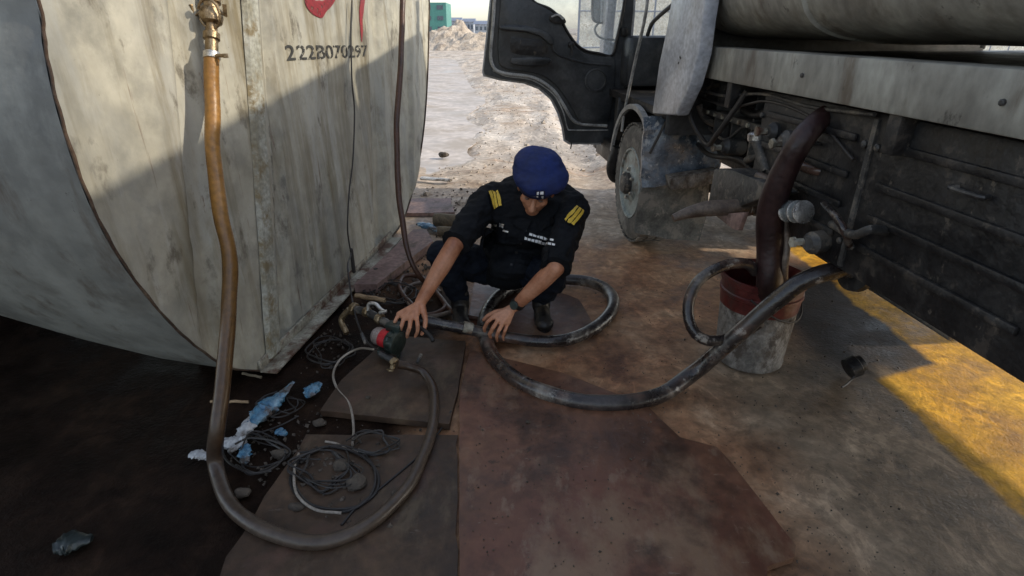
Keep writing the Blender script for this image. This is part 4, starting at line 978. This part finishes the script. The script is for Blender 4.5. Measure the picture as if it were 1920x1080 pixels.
# clear bowl filter
fb = TS(1478, 396, .05)
e = MB().lathe([(.02, 0), (.036, .004), (.038, .012), (.038, .05), (.034, .054), (.038, .058), (.038, .09), (.03, .096)], fb, (TS(1516, 398, .05) - fb), 22).build('filter_bowl', M['clear'], truck, smooth=30)
hose([TS(1660, 190, .5), TS(1600, 185, .3), D(1520, 243, 1.95), D(1474, 312, 2.02), D(1449, 385, 2.12), D(1442, 460, 2.2), D(1441, 540, 2.26), bc + V(.02, 0, .24)], [.034, .036, .040, .046, .05, .05, .05, .048], 'marhose', 'thick dark maroon suction hose dropping into the bucket', 'suction_hose')
for h_ in (.0, .052, .09): MB().lathe([(.0385, 0), (.041, .001), (.041, .006), (.0385, .007)], fb + (TS(1516, 398, .05) - fb).normalized() * h_, (TS(1516, 398, .05) - fb), 22).build('bowl_ring', M['steel'], e, smooth=30)
# deck beam and tank body of the truck
lbox(MB(), .06, .16, -5.0, -.575, 1.13, 1.27).build('deck_beam', M['bed'], truck, bevel=.006)
lbox(MB(), 2.0, 2.1, -5.0, -.62, .90, 1.24).build('deck_beam', M['bed'], truck, bevel=.006)  # far side beam made deeper to cut off sunlight under the deck
lbox(MB(), .1, 2.05, -5.0, -.62, 1.2, 1.24).build('deck', M['black'], truck)
prof = []
hw, zc_, hh = 1.02, 1.85, .55
for k in range(48):
    t = 2 * math.pi * k / 48; ct, st_ = math.cos(t), math.sin(t)
    prof.append((1.06 + hw * math.copysign(abs(ct) ** .3, ct), zc_ + hh * math.copysign(abs(st_) ** .32, st_)))
vs = []; fs = []; ys = [-.68, -.70, -1.6, -1.61, -1.62, -2.7, -2.71, -2.72, -3.8, -3.81, -3.82, -4.95]
grow = [.93, 1, 1, 1.012, 1, 1, 1.012, 1, 1, 1.012, 1, 1]
for y, g_ in zip(ys, grow):
    for (x, z) in prof: vs.append(L(1.06 + (x - 1.06) * g_, y, zc_ + (z - zc_) * g_))
for j in range(len(ys) - 1):
    for i in range(48): q = j * 48 + i; q2 = j * 48 + (i + 1) % 48; fs.append([q, q2, q2 + 48, q + 48])
fs.append(list(range(48))); fs.append([(len(ys) - 1) * 48 + i for i in range(48)])
MB().add(vs, fs).build('tank_body', M['bed'], truck, smooth=35)
for y in (-1.15, -2.2, -3.3, -4.4): lbox(MB(), .07, .2, y, y + .05, 1.02, 1.14).build('deck_bracket', M['black'], truck, bevel=.004)
MB().tube(catmull([TB(1338, 102, -.66), TB(1350, 118, -.68), TB(1372, 118, -.68), TB(1382, 108, -.66)], 5), .008, 8).build('rope_hook', M['black'], truck)
# black side lockers, air tank, pump housing
lbox(MB(), .12, .55, -2.75, -1.35, .60, 1.12).build('side_locker', M['black'], truck, bevel=.02)
for y in (-1.70, -2.40):
    MB().tube(catmull([L(.118, y, .98), L(.095, y, .98), L(.095, y - .09, .98), L(.118, y - .09, .98)], 4), .007, 8).build('locker_handle', M['grease'], truck)
lbox(MB(), .112, .12, -2.06, -2.04, .62, 1.10).build('locker_seam', M['grease'], truck)
for z in (.70, .80, .90, 1.02):
    for (y0, y1) in ((-1.98, -1.42), (-2.68, -2.12)): lbox(MB(), .106, .12, y0, y1, z, z + .025).build('pressed_rib', M['black'], truck, bevel=.006)
for y in (-1.37, -2.02, -2.08, -2.73):
    for z in (.7, 1.02): MB().lathe([(.012, 0), (.012, .008), (.006, .012)], L(.12, y, z), RT * -1, 8).build('rivet', M['grease'], truck, smooth=20)
MB().tube([L(.28, -3.55, .72), L(.28, -2.85, .72)], .14, 24).build('air_reservoir', M['black'], truck, smooth=40)
lbox(MB(), .3, .52, -1.32, -1.02, .62, 1.1).build('valve_cabinet', M['black'], truck, bevel=.02)
MB().lathe([(.05, 0), (.075, .005), (.075, .03), (.05, .035), (.05, .12)], D(1600, 506, 2.0), D(1660, 520, 2.05) - D(1590, 505, 2.0), 24).build('outlet_coupling', M['black'], truck, smooth=30)
MB().tube([D(1640, 515, 2.03), L(.45, -2.0, .66)], .045, 16).build('outlet_pipe', M['black'], truck)
lbox(MB(), 1.55, 1.98, -1.75, -.95, .44, .9).build('fuel_tank', M['grease'], truck, bevel=.05)
MB().tube([L(.3, -1.5, .62), L(.32, -1.5, .5), L(.36, -2.3, .47), L(.4, -2.3, .6)], .012, 8).build('under_guard', M['grease'], truck)

# pipes, hoses and brackets crowding the chassis behind the wheel
rc = random.Random(11)
def run(nm, pts, r_, m): MB().tube(catmull(pts, 6), r_, 10).build(nm, M[m], truck)
run('chassis_hose', [TS(1392, 205, .25), TS(1420, 215, .2), TS(1460, 205, .2), TS(1500, 230, .25), TS(1560, 225, .3)], .02, 'black')
run('chassis_hose', [TS(1400, 300, .2), TS(1450, 285, .16), TS(1500, 300, .2), TS(1560, 290, .25)], .016, 'grease')
run('chassis_hose', [TS(1480, 250, .2), TS(1492, 300, .1), TS(1530, 320, .12), TS(1590, 318, .2)], .018, 'rubber')
run('chassis_hose', [TS(1300, 260, .3), TS(1330, 290, .2), TS(1390, 300, .22), TS(1420, 340, .25)], .013, 'cable')
run('chassis_hose', [TS(1500, 395, .3), TS(1530, 430, .15), TS(1560, 460, .15), TS(1575, 500, .2)], .022, 'black')
run('chassis_hose', [TS(1560, 420, .1), TS(1600, 440, .05), TS(1640, 430, .05), TS(1700, 445, .3)], .014, 'grease')
run('chassis_hose', [TS(1545, 380, .08), TS(1570, 410, .05), TS(1590, 450, .08), TS(1600, 500, .3)], .012, 'rubber')
run('air_line', [TS(1300, 165, .15), TS(1360, 180, .12), TS(1430, 176, .12), TS(1520, 200, .12), TS(1640, 215, .1)], .007, 'grease')
run('air_line', [TS(1305, 180, .15), TS(1370, 200, .12), TS(1440, 190, .12), TS(1530, 225, .12), TS(1600, 300, .1)], .006, 'cable')
run('air_line', [TS(1330, 240, .22), TS(1360, 262, .2), TS(1400, 236, .2), TS(1440, 258, .2)], .008, 'grease')
for (x, y, s_, r2, h_) in [(1468, 246, .15, .035, .05), (1512, 268, .18, .05, .08), (1395, 276, .26, .04, .1), (1546, 452, .12, .04, .06), (1500, 420, .2, .055, .05)]:
    b_ = MB().lathe([(r2 * .7, 0), (r2, .008), (r2, h_), (r2 * .6, h_ + .02)], TS(x, y, s_), RT * -1 + V(0, rc.uniform(-.4, .2), rc.uniform(-.3, .3)), 16).build('valve_housing', M['grease'], truck, smooth=30)
    MB().lathe([(.014, 0), (.014, .03), (.02, .032), (.02, .042)], TS(x, y, s_) - RT * (h_ + .02), RT * -1, 6).build('plug_bolt', M['edge'], b_, smooth=20)
for (y0, z0, dz) in [(-.75, .86, .24), (-.95, .84, .2), (-1.15, .86, .24)]:
    lbox(MB(), .2, .42, y0, y0 + .012, z0 - .1, z0 + dz).build('hanger_plate', M['grease'], truck, bevel=.002)
lbox(MB(), .18, .24, -1.36, -.6, .93, .96).build('cable_tray', M['grease'], truck, bevel=.003)
for k in range(7): MB().lathe([(.011, 0), (.011, .01)], L(.18, -.7 - k * .09, .945), RT * -1, 6).build('bolt', M['edge'], truck, smooth=0)
MB().tube(catmull([L(.1, -.72, 1.12), L(.06, -.74, .95), L(.1, -.9, .82), L(.06, -1.1, .9), L(.12, -1.2, 1.1)], 6), .012, 8).build('slack_rope', M['cable'], truck)
for y in (-.9, -1.7, -2.5, -3.3, -4.1, -4.8):
    MB().lathe([(.008, 0), (.008, .006), (.004, .008)], L(.06, y, 1.20), RT * -1, 8).build('bolt', M['grease'], truck, smooth=0)
# --- open door
door = None
DY = .80
def TD(px, py, off=0.0): return onplane(px, py, TR + HD * (DY + off), HD)
dpix = [(1193, -110), (935, -110), (926, -30), (921, 0), (914, 70), (907, 132), (909, 140), (940, 148), (985, 154), (1012, 164), (1035, 184), (1048, 210), (1056, 236), (1060, 262), (1070, 268), (1146, 268), (1160, 250), (1168, 200), (1178, 120), (1187, 20)]
win = [(1183, -90), (1006, -90), (996, -30), (1000, 2), (1030, 16), (1050, 34), (1063, 58), (1080, 82), (1098, 95), (1122, 100), (1148, 103), (1160, 60), (1170, 10)]
# door skin as a ring between outline and window opening
def ringmesh(outer, inner, off, th):
    bm = bmesh.new()
    lo = []
    for poly in (outer, inner):
        vs = [bm.verts.new(TD(x, y, off)) for x, y in poly]
        for i in range(len(vs)): lo.append(bm.edges.new((vs[i], vs[(i + 1) % len(vs)])))
    r_ = bmesh.ops.triangle_fill(bm, use_beauty=True, use_dissolve=False, edges=lo)
    fsx = [f for f in bm.faces]
    ex = bmesh.ops.extrude_face_region(bm, geom=fsx)
    for v in [g_ for g_ in ex['geom'] if isinstance(g_, bmesh.types.BMVert)]: v.co += HD * th
    bmesh.ops.recalc_face_normals(bm, faces=bm.faces)
    me = bpy.data.meshes.new('door'); bm.to_mesh(me); bm.free(); return me
def densify(poly, n=4):
    P = catmull([V(x, y, 0) for x, y in poly] + [V(*poly[0], 0)], n)[:-1]; return [(p.x, p.y) for p in P]
door = place('door', ringmesh(dpix, win, 0, .05), M['doordark'], truck, smooth=30)
skin = [(x + (4 if x > 1100 else -3), y + (3 if y > 100 else 0)) for x, y in dpix]
place('outer_skin', ringmesh(skin, win, .052, .02), M['cabwhite'], door, smooth=30)
# raised trim card with rounded edge
trim = [(1140, 232), (1098, 232), (1085, 226), (1070, 200), (1052, 172), (1030, 150), (1005, 138), (965, 132), (943, 126), (934, 110), (934, 60), (938, 10), (942, -15), (985, -10), (1000, 4), (1028, 18), (1047, 36), (1060, 60), (1077, 86), (1096, 100), (1122, 106), (1150, 109), (1152, 150), (1146, 200)]
MB().prism([TD(x, y, -.001) for x, y in densify(trim, 3)], HD * -.022).build('trim_card', M['doordark'], door, bevel=.008)
# perimeter seal
s_ = [(931, -60), (927, 0), (924, 50), (920, 95), (922, 118), (932, 133), (955, 139), (990, 143), (1014, 152), (1038, 170), (1056, 196), (1070, 220), (1084, 231), (1110, 234), (1138, 236)]
MB().tube(catmull([TD(x, y, -.012) for x, y in s_], 5), .013, 10).build('seal_strip', M['seal'], door, smooth=60)
s_ = [(924, 132), (950, 143), (990, 148), (1016, 160), (1040, 180), (1056, 210), (1064, 240), (1075, 244), (1140, 244)]
MB().tube(catmull([TD(x, y, -.008) for x, y in s_], 5), .005, 8).build('edge_flange', M['seal'], door, smooth=60)
# window run channel and glass, mirror
MB().tube(catmull([TD(x, y, -.006) for x, y in win + [win[0]]], 4), .010, 8).build('window_seal', M['black'], door, smooth=60)
MB().prism([TD(x, y, .028) for x, y in win], HD * .005).build('window_glass', M['glass'], door, smooth=0)
# armrest with pull cup, pockets, speaker, handle
MB().prism([TD(x, y, -.02) for x, y in densify([(938, 48), (985, 50), (1020, 58), (1034, 70), (1036, 84), (1026, 80), (1012, 68), (985, 60), (938, 56)], 2)], HD * -.035).build('armrest', M['doordark'], door, bevel=.006)
MB().tube(catmull([TD(x, y, -.028) for x, y in [(945, 48), (985, 50), (1018, 60), (1034, 74), (1038, 95), (1060, 108), (1100, 118), (1145, 122)]], 5), .008, 8).build('trim_crease', M['doordark'], door)
MB().prism([TD(x, y, -.0235) for x, y in densify([(958, 70), (1010, 74), (1026, 84), (1024, 100), (1000, 104), (960, 98)], 3)], HD * -.004).build('pocket', M['black'], door, bevel=.001)
MB().prism([TD(x, y, -.0235) for x, y in densify([(958, 108), (1028, 108), (1020, 122), (962, 120)], 3)], HD * -.03).build('pocket_lip', M['doordark'], door, bevel=.006)
sc_c = TD(1117, 150, -.024)
MB().lathe([(.085, 0), (.085, .012), (.075, .014), (.07, .006), (.001, .008)], sc_c, HD * -1, 28).build('speaker', M['doordark'], door, smooth=30)
hcx = TD(1042, 36, -.024)
MB().prism([TD(x, y, -.0235) for x, y in densify([(1030, 28), (1044, 24), (1058, 34), (1060, 44), (1040, 44), (1030, 38)], 2)], HD * -.012).build('handle_recess', M['black'], door, bevel=.002)
MB().tube(catmull([TD(1034, 32, -.04), TD(1046, 28, -.045), TD(1056, 36, -.04)], 4), .007, 8).build('handle', M['seal'], door)
wc = TD(1071, 84, -.024)
MB().lathe([(.025, 0), (.022, .02), (.01, .025)], wc, HD * -1, 14).build('winder_boss', M['black'], door)
MB().tube([wc + HD * -.02, wc + HD * -.03 + RT * .0 + V(0, 0, -.07)], .007, 8).build('winder_arm', M['black'], door)
for (x, y) in ((1153, 180), (1160, 60)):
    lbox(MB(), .0, .0 + .001, 0, 0 + .001, 0, 0.001)
    MB().box(TD(x + 10, y, .0), (.05, .05, .06), tr3).build('hinge', M['black'], door, bevel=.006)
MB().tube([TD(1072, 266, .01), TD(1070, 279, .01)], .005, 8).build('drain_tube', M['black'], door)
# mirror on the outside of the door, seen through the glass
mc = [TD(x, y, .20) for x, y in densify([(1113, -20), (1142, -22), (1145, 10), (1143, 38), (1136, 45), (1118, 43), (1111, 34), (1110, 5)], 2)]
mi = MB().prism(mc, HD * .05).build('mirror', M['black'], door, bevel=.012)
cc = sum(mc, Vector()) / len(mc)
MB().prism([cc + (p - cc) * .86 - HD * .004 for p in mc], HD * .004).build('mirror_glass', M['mirror'], mi, smooth=0)
MB().tube(catmull([TD(1124, 42, .22), TD(1116, 52, .2), TD(1118, 64, .15), TD(1130, 72, .1), TD(1152, 75, .06)], 6), .008, 8).build('mirror_arm', M['black'], door)

# ================================================================== PERSON
def rotm(a, b, c): return Matrix((Vector(a), Vector(b), Vector(c))).transposed()
feet = G(940, 610)
person = empty('person', (feet.x, feet.y, 0)); tag(person, 'squatting man in dark uniform and blue beret gripping the hose', 'person')
pel = D(945, 496, 3.0)
hipR = pel + V(-.095, -.03, 0); hipL = pel + V(.095, -.03, 0)
kR = D(826, 478, 2.74); aR_ = D(862, 558, 2.88)
kL = D(1034, 520, 2.66); aL_ = D(1015, 560, 2.885)
shR = D(908, 382, 2.72); shL = D(1076, 390, 2.70)
elR = D(850, 462, 2.50); elL = D(1042, 502, 2.44)
wrR = D(789, 566, 2.525); wrL = D(966, 574, 2.60)
neck = D(1000, 366, 2.80)
hu = V(.10, -.50, .86).normalized(); hf = V(-.18, -.86, -.50); hf = (hf - hu * hf.dot(hu)).normalized(); hs = hf.cross(hu).normalized()
HR = rotm(hs, hf, hu)                      # columns: side, face, up
hc_ = D(1006, 352, 2.60)
def hp_(s_, f_, u_): return hc_ + hs * s_ + hf * f_ + hu * u_
body = MB()
body.ell(hp_(0, -.015, .035), (.076, .096, .088), HR); body.ell(hp_(0, .025, -.035), (.060, .068, .078), HR); body.ell(hp_(0, .055, -.088), (.034, .034, .026), HR)
body.cone(hp_(0, .088, .005), hp_(0, .112, -.034), .009, .015); body.ell(hp_(-.012, .1, -.038), (.009, .011, .008), HR); body.ell(hp_(.012, .1, -.038), (.009, .011, .008), HR)
body.ell(hp_(0, .085, -.062), (.024, .012, .006), HR); body.ell(hp_(0, .084, -.071), (.021, .012, .006), HR)
body.cone(hp_(-.034, .078, .022), hp_(.034, .078, .022), .012, .012)
for s_ in (-1, 1):
    body.ell(hp_(s_ * .040, .058, -.022), (.024, .024, .024), HR); body.ell(hp_(s_ * .078, -.005, -.012), (.010, .020, .032), HR)
body.cone(hp_(0, -.03, -.06), neck, .056, .062)
body.ell(D(995, 420, 2.84), (.17, .11, .15)); body.ell(D(965, 470, 2.92), (.14, .11, .13)); body.ell(pel, (.15, .13, .12))
for h_, k_, a_ in ((hipR, kR, aR_), (hipL, kL, aL_)): body.chain([h_, k_, a_], [.075, .048, .034])
body.chain([neck + V(0, .03, -.03), shR], [.04, .045]); body.chain([neck + V(0, .03, -.03), shL], [.04, .045])
body.chain([shR, elR, elR.lerp(wrR, .35), wrR], [.052, .040, .041, .0265]); body.chain([shL, elL, elL.lerp(wrL, .35), wrL], [.052, .040, .041, .0265])
def hand(mb, wr, kn, fingers, thumb):
    mid_ = sum(kn, Vector()) / len(kn)
    for k_ in kn: mb.cone(wr.lerp(mid_, .25), k_, .019, .0125)
    for i in range(len(kn) - 1): mb.cone(kn[i], kn[i + 1], .012, .012)
    rr = [(.0105, .0098, .0090, .0080), (.011, .0100, .0092, .0082), (.0105, .0096, .0088, .0078), (.0095, .0086, .0078, .0070)]
    for k_, f_, r_ in zip(kn, fingers, rr): mb.chain([k_] + f_, r_, 10)
    mb.cone(wr.lerp(thumb[0], .2), thumb[0], .018, .015); mb.chain(thumb, (.015, .0118, .0105, .009), 10)
handR = ([D(781, 592, 2.475), D(770, 597, 2.465), D(758, 595, 2.475), D(748, 589, 2.49)],
         [[D(783, 610, 2.455), D(783, 622, 2.47), D(779, 630, 2.49)], [D(768, 614, 2.44), D(764, 625, 2.46), D(763, 631, 2.485)], [D(753, 611, 2.45), D(750, 621, 2.47), D(751, 626, 2.495)], [D(741, 602, 2.47), D(738, 610, 2.49), D(739, 615, 2.51)]],
         [D(794, 584, 2.505), D(798, 600, 2.495), D(796, 615, 2.49), D(791, 626, 2.495)])
hand(body, wrR, *handR)
handL = ([D(927, 592, 2.575), D(935, 599, 2.565), D(944, 604, 2.565), D(952, 606, 2.58)],
         [[D(914, 604, 2.56), D(908, 615, 2.58), D(909, 623, 2.605)], [D(924, 615, 2.55), D(918, 627, 2.575), D(920, 635, 2.60)], [D(935, 620, 2.555), D(931, 631, 2.58), D(932, 638, 2.605)], [D(947, 620, 2.57), D(943, 630, 2.59), D(944, 636, 2.61)]],
         [D(946, 583, 2.60), D(929, 585, 2.60), D(915, 592, 2.605), D(907, 600, 2.615)])
hand(body, wrL, *handL)
bo = place('body', remesh(body, 'body', .0038, 3), M['skin'], person, smooth=0); bo.data.shade_smooth()
# finger nails catch the light
for h_ in (handR, handL):
    for f_ in h_[1]:
        d = (f_[2] - f_[1]).normalized(); nrm = (cam.location - f_[2]).normalized(); nrm = (nrm - d * nrm.dot(d)).normalized()
        MB().ell(f_[2] + nrm * .0066, (.0045, .0062, .0015), rotm(d.cross(nrm), d, nrm), 8, 6).build('fingernail', M['whitebag'] if False else M['skin'], bo)
for s_ in (-1, 1):
    MB().ell(hp_(s_ * .031, .079, .002), (.0115, .009, .006), HR, 14, 10).build('eye', M['eye'], bo)
    MB().tube(catmull([hp_(s_ * .014, .094, .022), hp_(s_ * .03, .092, .028), hp_(s_ * .048, .080, .022)], 4), .0035, 8).build('eyebrow', M['hair'], bo)
hr_ = MB().ell(hp_(0, -.035, .015), (.082, .088, .088), HR)
place('hair', remesh(hr_, 'hair', .006, 2, lambda c: noise.noise(c * 90) * .002), M['hair'], person, smooth=0).data.shade_smooth()
# beret
bt_ = MB()
bt_.ell(hp_(0, -.010, .078), (.124, .130, .066), HR, 28, 18)
bt_.ell(hp_(.01, -.035, .108), (.112, .105, .062), HR, 28, 18)
bt_.ell(hp_(0, .005, .06), (.088, .108, .04), HR, 28, 18)
bt_.ell(hp_(-.05, .0, .085), (.085, .10, .055), HR, 28, 18)
def bdisp(c):
    q = HR.transposed() @ (c - hc_)
    return .005 * noise.noise(c * 9) + .0035 * noise.fractal(Vector((c.x * 22, c.y * 22, c.z * 40)), 1, 2, 3) + .003 * math.sin(math.atan2(q.y, q.x) * 9 + q.z * 40) * sm(.12, .03, q.z)
ber = place('beret', remesh(bt_, 'beret', .005, 6, bdisp), M['beret'], person, smooth=0); ber.data.shade_smooth()
bandp = [hp_(.087 * math.cos(t), -.002 + .108 * math.sin(t), .034 + .010 * math.sin(t)) for t in [k * math.pi / 20 for k in range(41)]]
MB().tube(bandp, .0075, 10, caps=False, flat=1.6).build('band', M['beretband'], ber, smooth=60)
# shirt
def fold(c):
    return .013 * noise.noise(Vector((c.x * 9 + c.z * 6, c.y * 7, c.z * 18))) + .009 * noise.fractal(Vector((c.x * 18, c.y * 18, c.z * 30)), 1, 2, 3)
sh = MB()
sh.ell(D(998, 398, 2.84), (.19, .12, .14)); sh.ell(D(990, 430, 2.84), (.185, .13, .15)); sh.ell(D(970, 470, 2.90), (.175, .14, .14)); sh.ell(D(955, 500, 2.95), (.165, .14, .12))
sh.ell(D(962, 498, 2.80), (.12, .09, .07))
sh.chain([D(985, 352, 2.88), shR + V(.01, .03, .01)], [.075, .07]); sh.chain([D(1015, 352, 2.88), shL + V(-.01, .03, .01)], [.075, .07])
sh.cone(D(935, 372, 2.79), D(1052, 378, 2.79), .09, .09); sh.cone(D(925, 392, 2.73), D(1062, 398, 2.72), .075, .075); sh.cone(D(960, 430, 2.74), D(1040, 435, 2.73), .08, .08)
cutR = shR.lerp(elR, .93); cutL = shL.lerp(elL, 1.0)
sh.chain([shR, shR.lerp(elR, .5), cutR], [.074, .068, .066]); sh.chain([shL, shL.lerp(elL, .5), cutL], [.074, .068, .066])
for k_ in (-1, 1):                                   # collar points below the chin
    sh.cone(hp_(0, -.02, -.10) + hs * k_ * .03, D(1002 + k_ * 24, 404, 2.69), .022, .014)
shm = remesh(sh, 'shirt', .0058, 5, fold)
# flat hems at the sleeve ends: push vertices beyond the cut back to the plane
for a_, b_, cut_ in ((shR, elR, cutR), (shL, elL, cutL)):
    d = (b_ - a_).normalized()
    for v in shm.vertices:
        q = (v.co - cut_).dot(d); lat = (v.co - cut_) - d * q
        if q > 0 and lat.length < .09 and q < .1: v.co = v.co - d * q * .9 + lat * .02
shirt = place('shirt', shm, M['shirt'], person, smooth=0); shirt.data.shade_smooth()
# trousers
tr = MB(); tr.ell(pel, (.165, .15, .125))
for h_, k_, a_ in ((hipR, kR, aR_), (hipL, kL, aL_)):
    tr.chain([h_, h_.lerp(k_, .5), k_, k_.lerp(a_, .4), a_ + V(0, 0, .015)], [.10, .088, .068, .064, .054])
tr.cone(hipR, pel + V(-.02, .06, -.02), .1, .1); tr.cone(hipL, pel + V(.02, .06, -.02), .1, .1)
trm = remesh(tr, 'trousers', .0065, 4, fold)
place('trousers', trm, M['trouser'], person, smooth=0).data.shade_smooth()
# boots
def boot(a_, d):
    d = Vector(d).normalized(); a0 = Vector((a_.x, a_.y, 0)); m_ = MB()
    m_.cone(a0 + V(0, 0, .13), a0 + V(0, 0, .06), .046, .048); m_.cone(a0 - d * .03 + V(0, 0, .045), a0 + d * .14 + V(0, 0, .04), .042, .036); m_.ell(a0 + d * .15 + V(0, 0, .035), (.046, .05, .034))
    for i, v in enumerate(m_.v): m_.v[i] = Vector((v.x, v.y, max(.014, v.z)))
    me = remesh(m_, 'boot', .005, 3)
    o = place('boot', me, M['boot'], person, smooth=0); o.data.shade_smooth()
    s2 = Vector((d.y, -d.x, 0)); P = []
    for k in range(20):
        t = 2 * math.pi * k / 20; P.append(a0 + d * (.055 + .145 * math.cos(t)) + s2 * (.042 + .006 * math.cos(t)) * math.sin(t) + V(0, 0, .006))
    MB().prism(P, (0, 0, .02)).build('sole', M['black'], o, smooth=40)
boot(aR_, (.1, -1, 0)); boot(aL_, (.06, -1, 0))
# watch
wd = (elL - wrL).normalized(); wc_ = wrL + wd * .022
wt = MB().lathe([(.0315, -.011), (.034, -.010), (.034, .010), (.0315, .011)], wc_, wd, 26).build('watch', M['black'], person, smooth=30)
tocam = (cam.location - wc_); tocam = (tocam - wd * tocam.dot(wd)).normalized(); q = (tocam * .8 + V(.3, 0, .5)); q = (q - wd * q.dot(wd)).normalized()
MB().lathe([(.019, 0), (.021, .002), (.021, .009), (.018, .011)], wc_ + q * .031, q, 20).build('watch_case', M['pump'], wt, smooth=30)
# things stitched on the shirt, draped on its surface
def drape(target, quad, nu, nv, off, nm, m, th=.003, par=None):
    bv = BVHTree.FromPolygons([v.co for v in target.data.vertices], [p.vertices for p in target.data.polygons])
    mw = Matrix.Translation(person.location); inv = mw.inverted(); o_ = inv @ O; vs = []
    for j in range(nv + 1):
        for i in range(nu + 1):
            u = i / nu; v = j / nv
            px = (quad[0][0] * (1 - u) + quad[1][0] * u) * (1 - v) + (quad[3][0] * (1 - u) + quad[2][0] * u) * v
            py = (quad[0][1] * (1 - u) + quad[1][1] * u) * (1 - v) + (quad[3][1] * (1 - u) + quad[2][1] * u) * v
            d = ray(px, py).normalized(); loc, nr, _, _ = bv.ray_cast(o_, d)
            if loc is None: loc = o_ + d * 2.7; nr = -d
            vs.append(mw @ (loc + nr * off))
    fs = [[j * (nu + 1) + i, j * (nu + 1) + i + 1, (j + 1) * (nu + 1) + i + 1, (j + 1) * (nu + 1) + i] for j in range(nv) for i in range(nu)]
    n_ = len(vs); c0_ = O
    top_ = [v + (c0_ - v).normalized() * th for v in vs]
    return MB().add(vs + top_, [f for f in fs] + [[i + n_ for i in f][::-1] for f in fs]).build(nm, m, par or person, smooth=0)
ep = [((914, 362), (934, 359), (942, 388), (922, 393)), ((1079, 388), (1093, 398), (1074, 425), (1058, 414))]
for q in ep:
    s1 = drape(shirt, q, 4, 6, .006, 'shoulder_strap', M['shirt'], .006)
    for k in range(3):
        if True:
            t0, t1 = .02 + k * .34, .02 + k * .34 + .26
            a0 = [q[0][i] * (1 - t0) + q[1][i] * t0 for i in (0, 1)]; a1 = [q[0][i] * (1 - t1) + q[1][i] * t1 for i in (0, 1)]
            b0 = [q[3][i] * (1 - t0) + q[2][i] * t0 for i in (0, 1)]; b1 = [q[3][i] * (1 - t1) + q[2][i] * t1 for i in (0, 1)]
            drape(shirt, (a0, a1, b1, b0), 2, 6, .012, 'rank_bar', M['yellow'], .003, s1)
def on_line(a, b, t): return (a[0] + (b[0] - a[0]) * t, a[1] + (b[1] - a[1]) * t)
for (A_, B_, n_, hgt) in (((993, 437), (1040, 450), 7, 4.2), ((984, 444), (1042, 459), 9, 4.2)):
    for k in range(n_):
        p_, q_ = on_line(A_, B_, k / n_), on_line(A_, B_, (k + .84) / n_)
        drape(shirt, (p_, q_, (q_[0] - 1, q_[1] + hgt), (p_[0] - 1, p_[1] + hgt)), 1, 1, .006, 'ribbon', M['white'], .002)
drape(shirt, ((926, 418), (934, 420), (933, 425), (925, 423)), 2, 2, .006, 'badge', M['steel'], .003)
drape(shirt, ((938, 418), (946, 422), (944, 428), (937, 425)), 2, 2, .006, 'badge', M['steel'], .003)
drape(shirt, ((944, 430), (954, 433), (953, 436), (943, 433)), 2, 2, .006, 'badge', M['steel'], .003)
drape(shirt, ((1026, 407), (1032, 409), (1031, 415), (1025, 412)), 2, 2, .006, 'collar_badge', M['steel'], .003)
drape(shirt, ((975, 452), (1030, 466), (1024, 505), (968, 492)), 8, 6, .004, 'pocket', M['shirt'], .006)
drape(shirt, ((905, 424), (950, 436), (944, 476), (899, 462)), 8, 6, .004, 'pocket', M['shirt'], .006)
drape(shirt, ((985, 412), (994, 412), (958, 512), (949, 512)), 2, 16, .004, 'button_placket', M['shirt'], .004)
drape(shirt, ((968, 404), (998, 412), (985, 436), (960, 420)), 4, 4, .008, 'collar', M['shirt'], .008)
drape(shirt, ((1004, 412), (1040, 400), (1040, 420), (1012, 434)), 4, 4, .008, 'collar', M['shirt'], .008)
for k in range(4): drape(shirt, ((984 - k * 9, 430 + k * 22), (988 - k * 9, 430 + k * 22), (988 - k * 9, 434 + k * 22), (984 - k * 9, 434 + k * 22)), 1, 1, .010, 'button', M['boot'], .002)
# cap badge, built on the beret
bd = drape(ber, ((1004, 357), (1022, 357), (1020, 374), (1006, 374)), 3, 3, .004, 'beret_badge', M['beretband'], .003)
for (q0, q1) in (((1007, 359), (1011, 363)), ((1013, 359), (1018, 363)), ((1006, 365), (1010, 369)), ((1015, 365), (1019, 369)), ((1010, 368), (1015, 373))):
    drape(ber, (q0, (q1[0], q0[1]), q1, (q0[0], q1[1])), 2, 2, .008, 'badge_metal', M['white'], .002, bd)
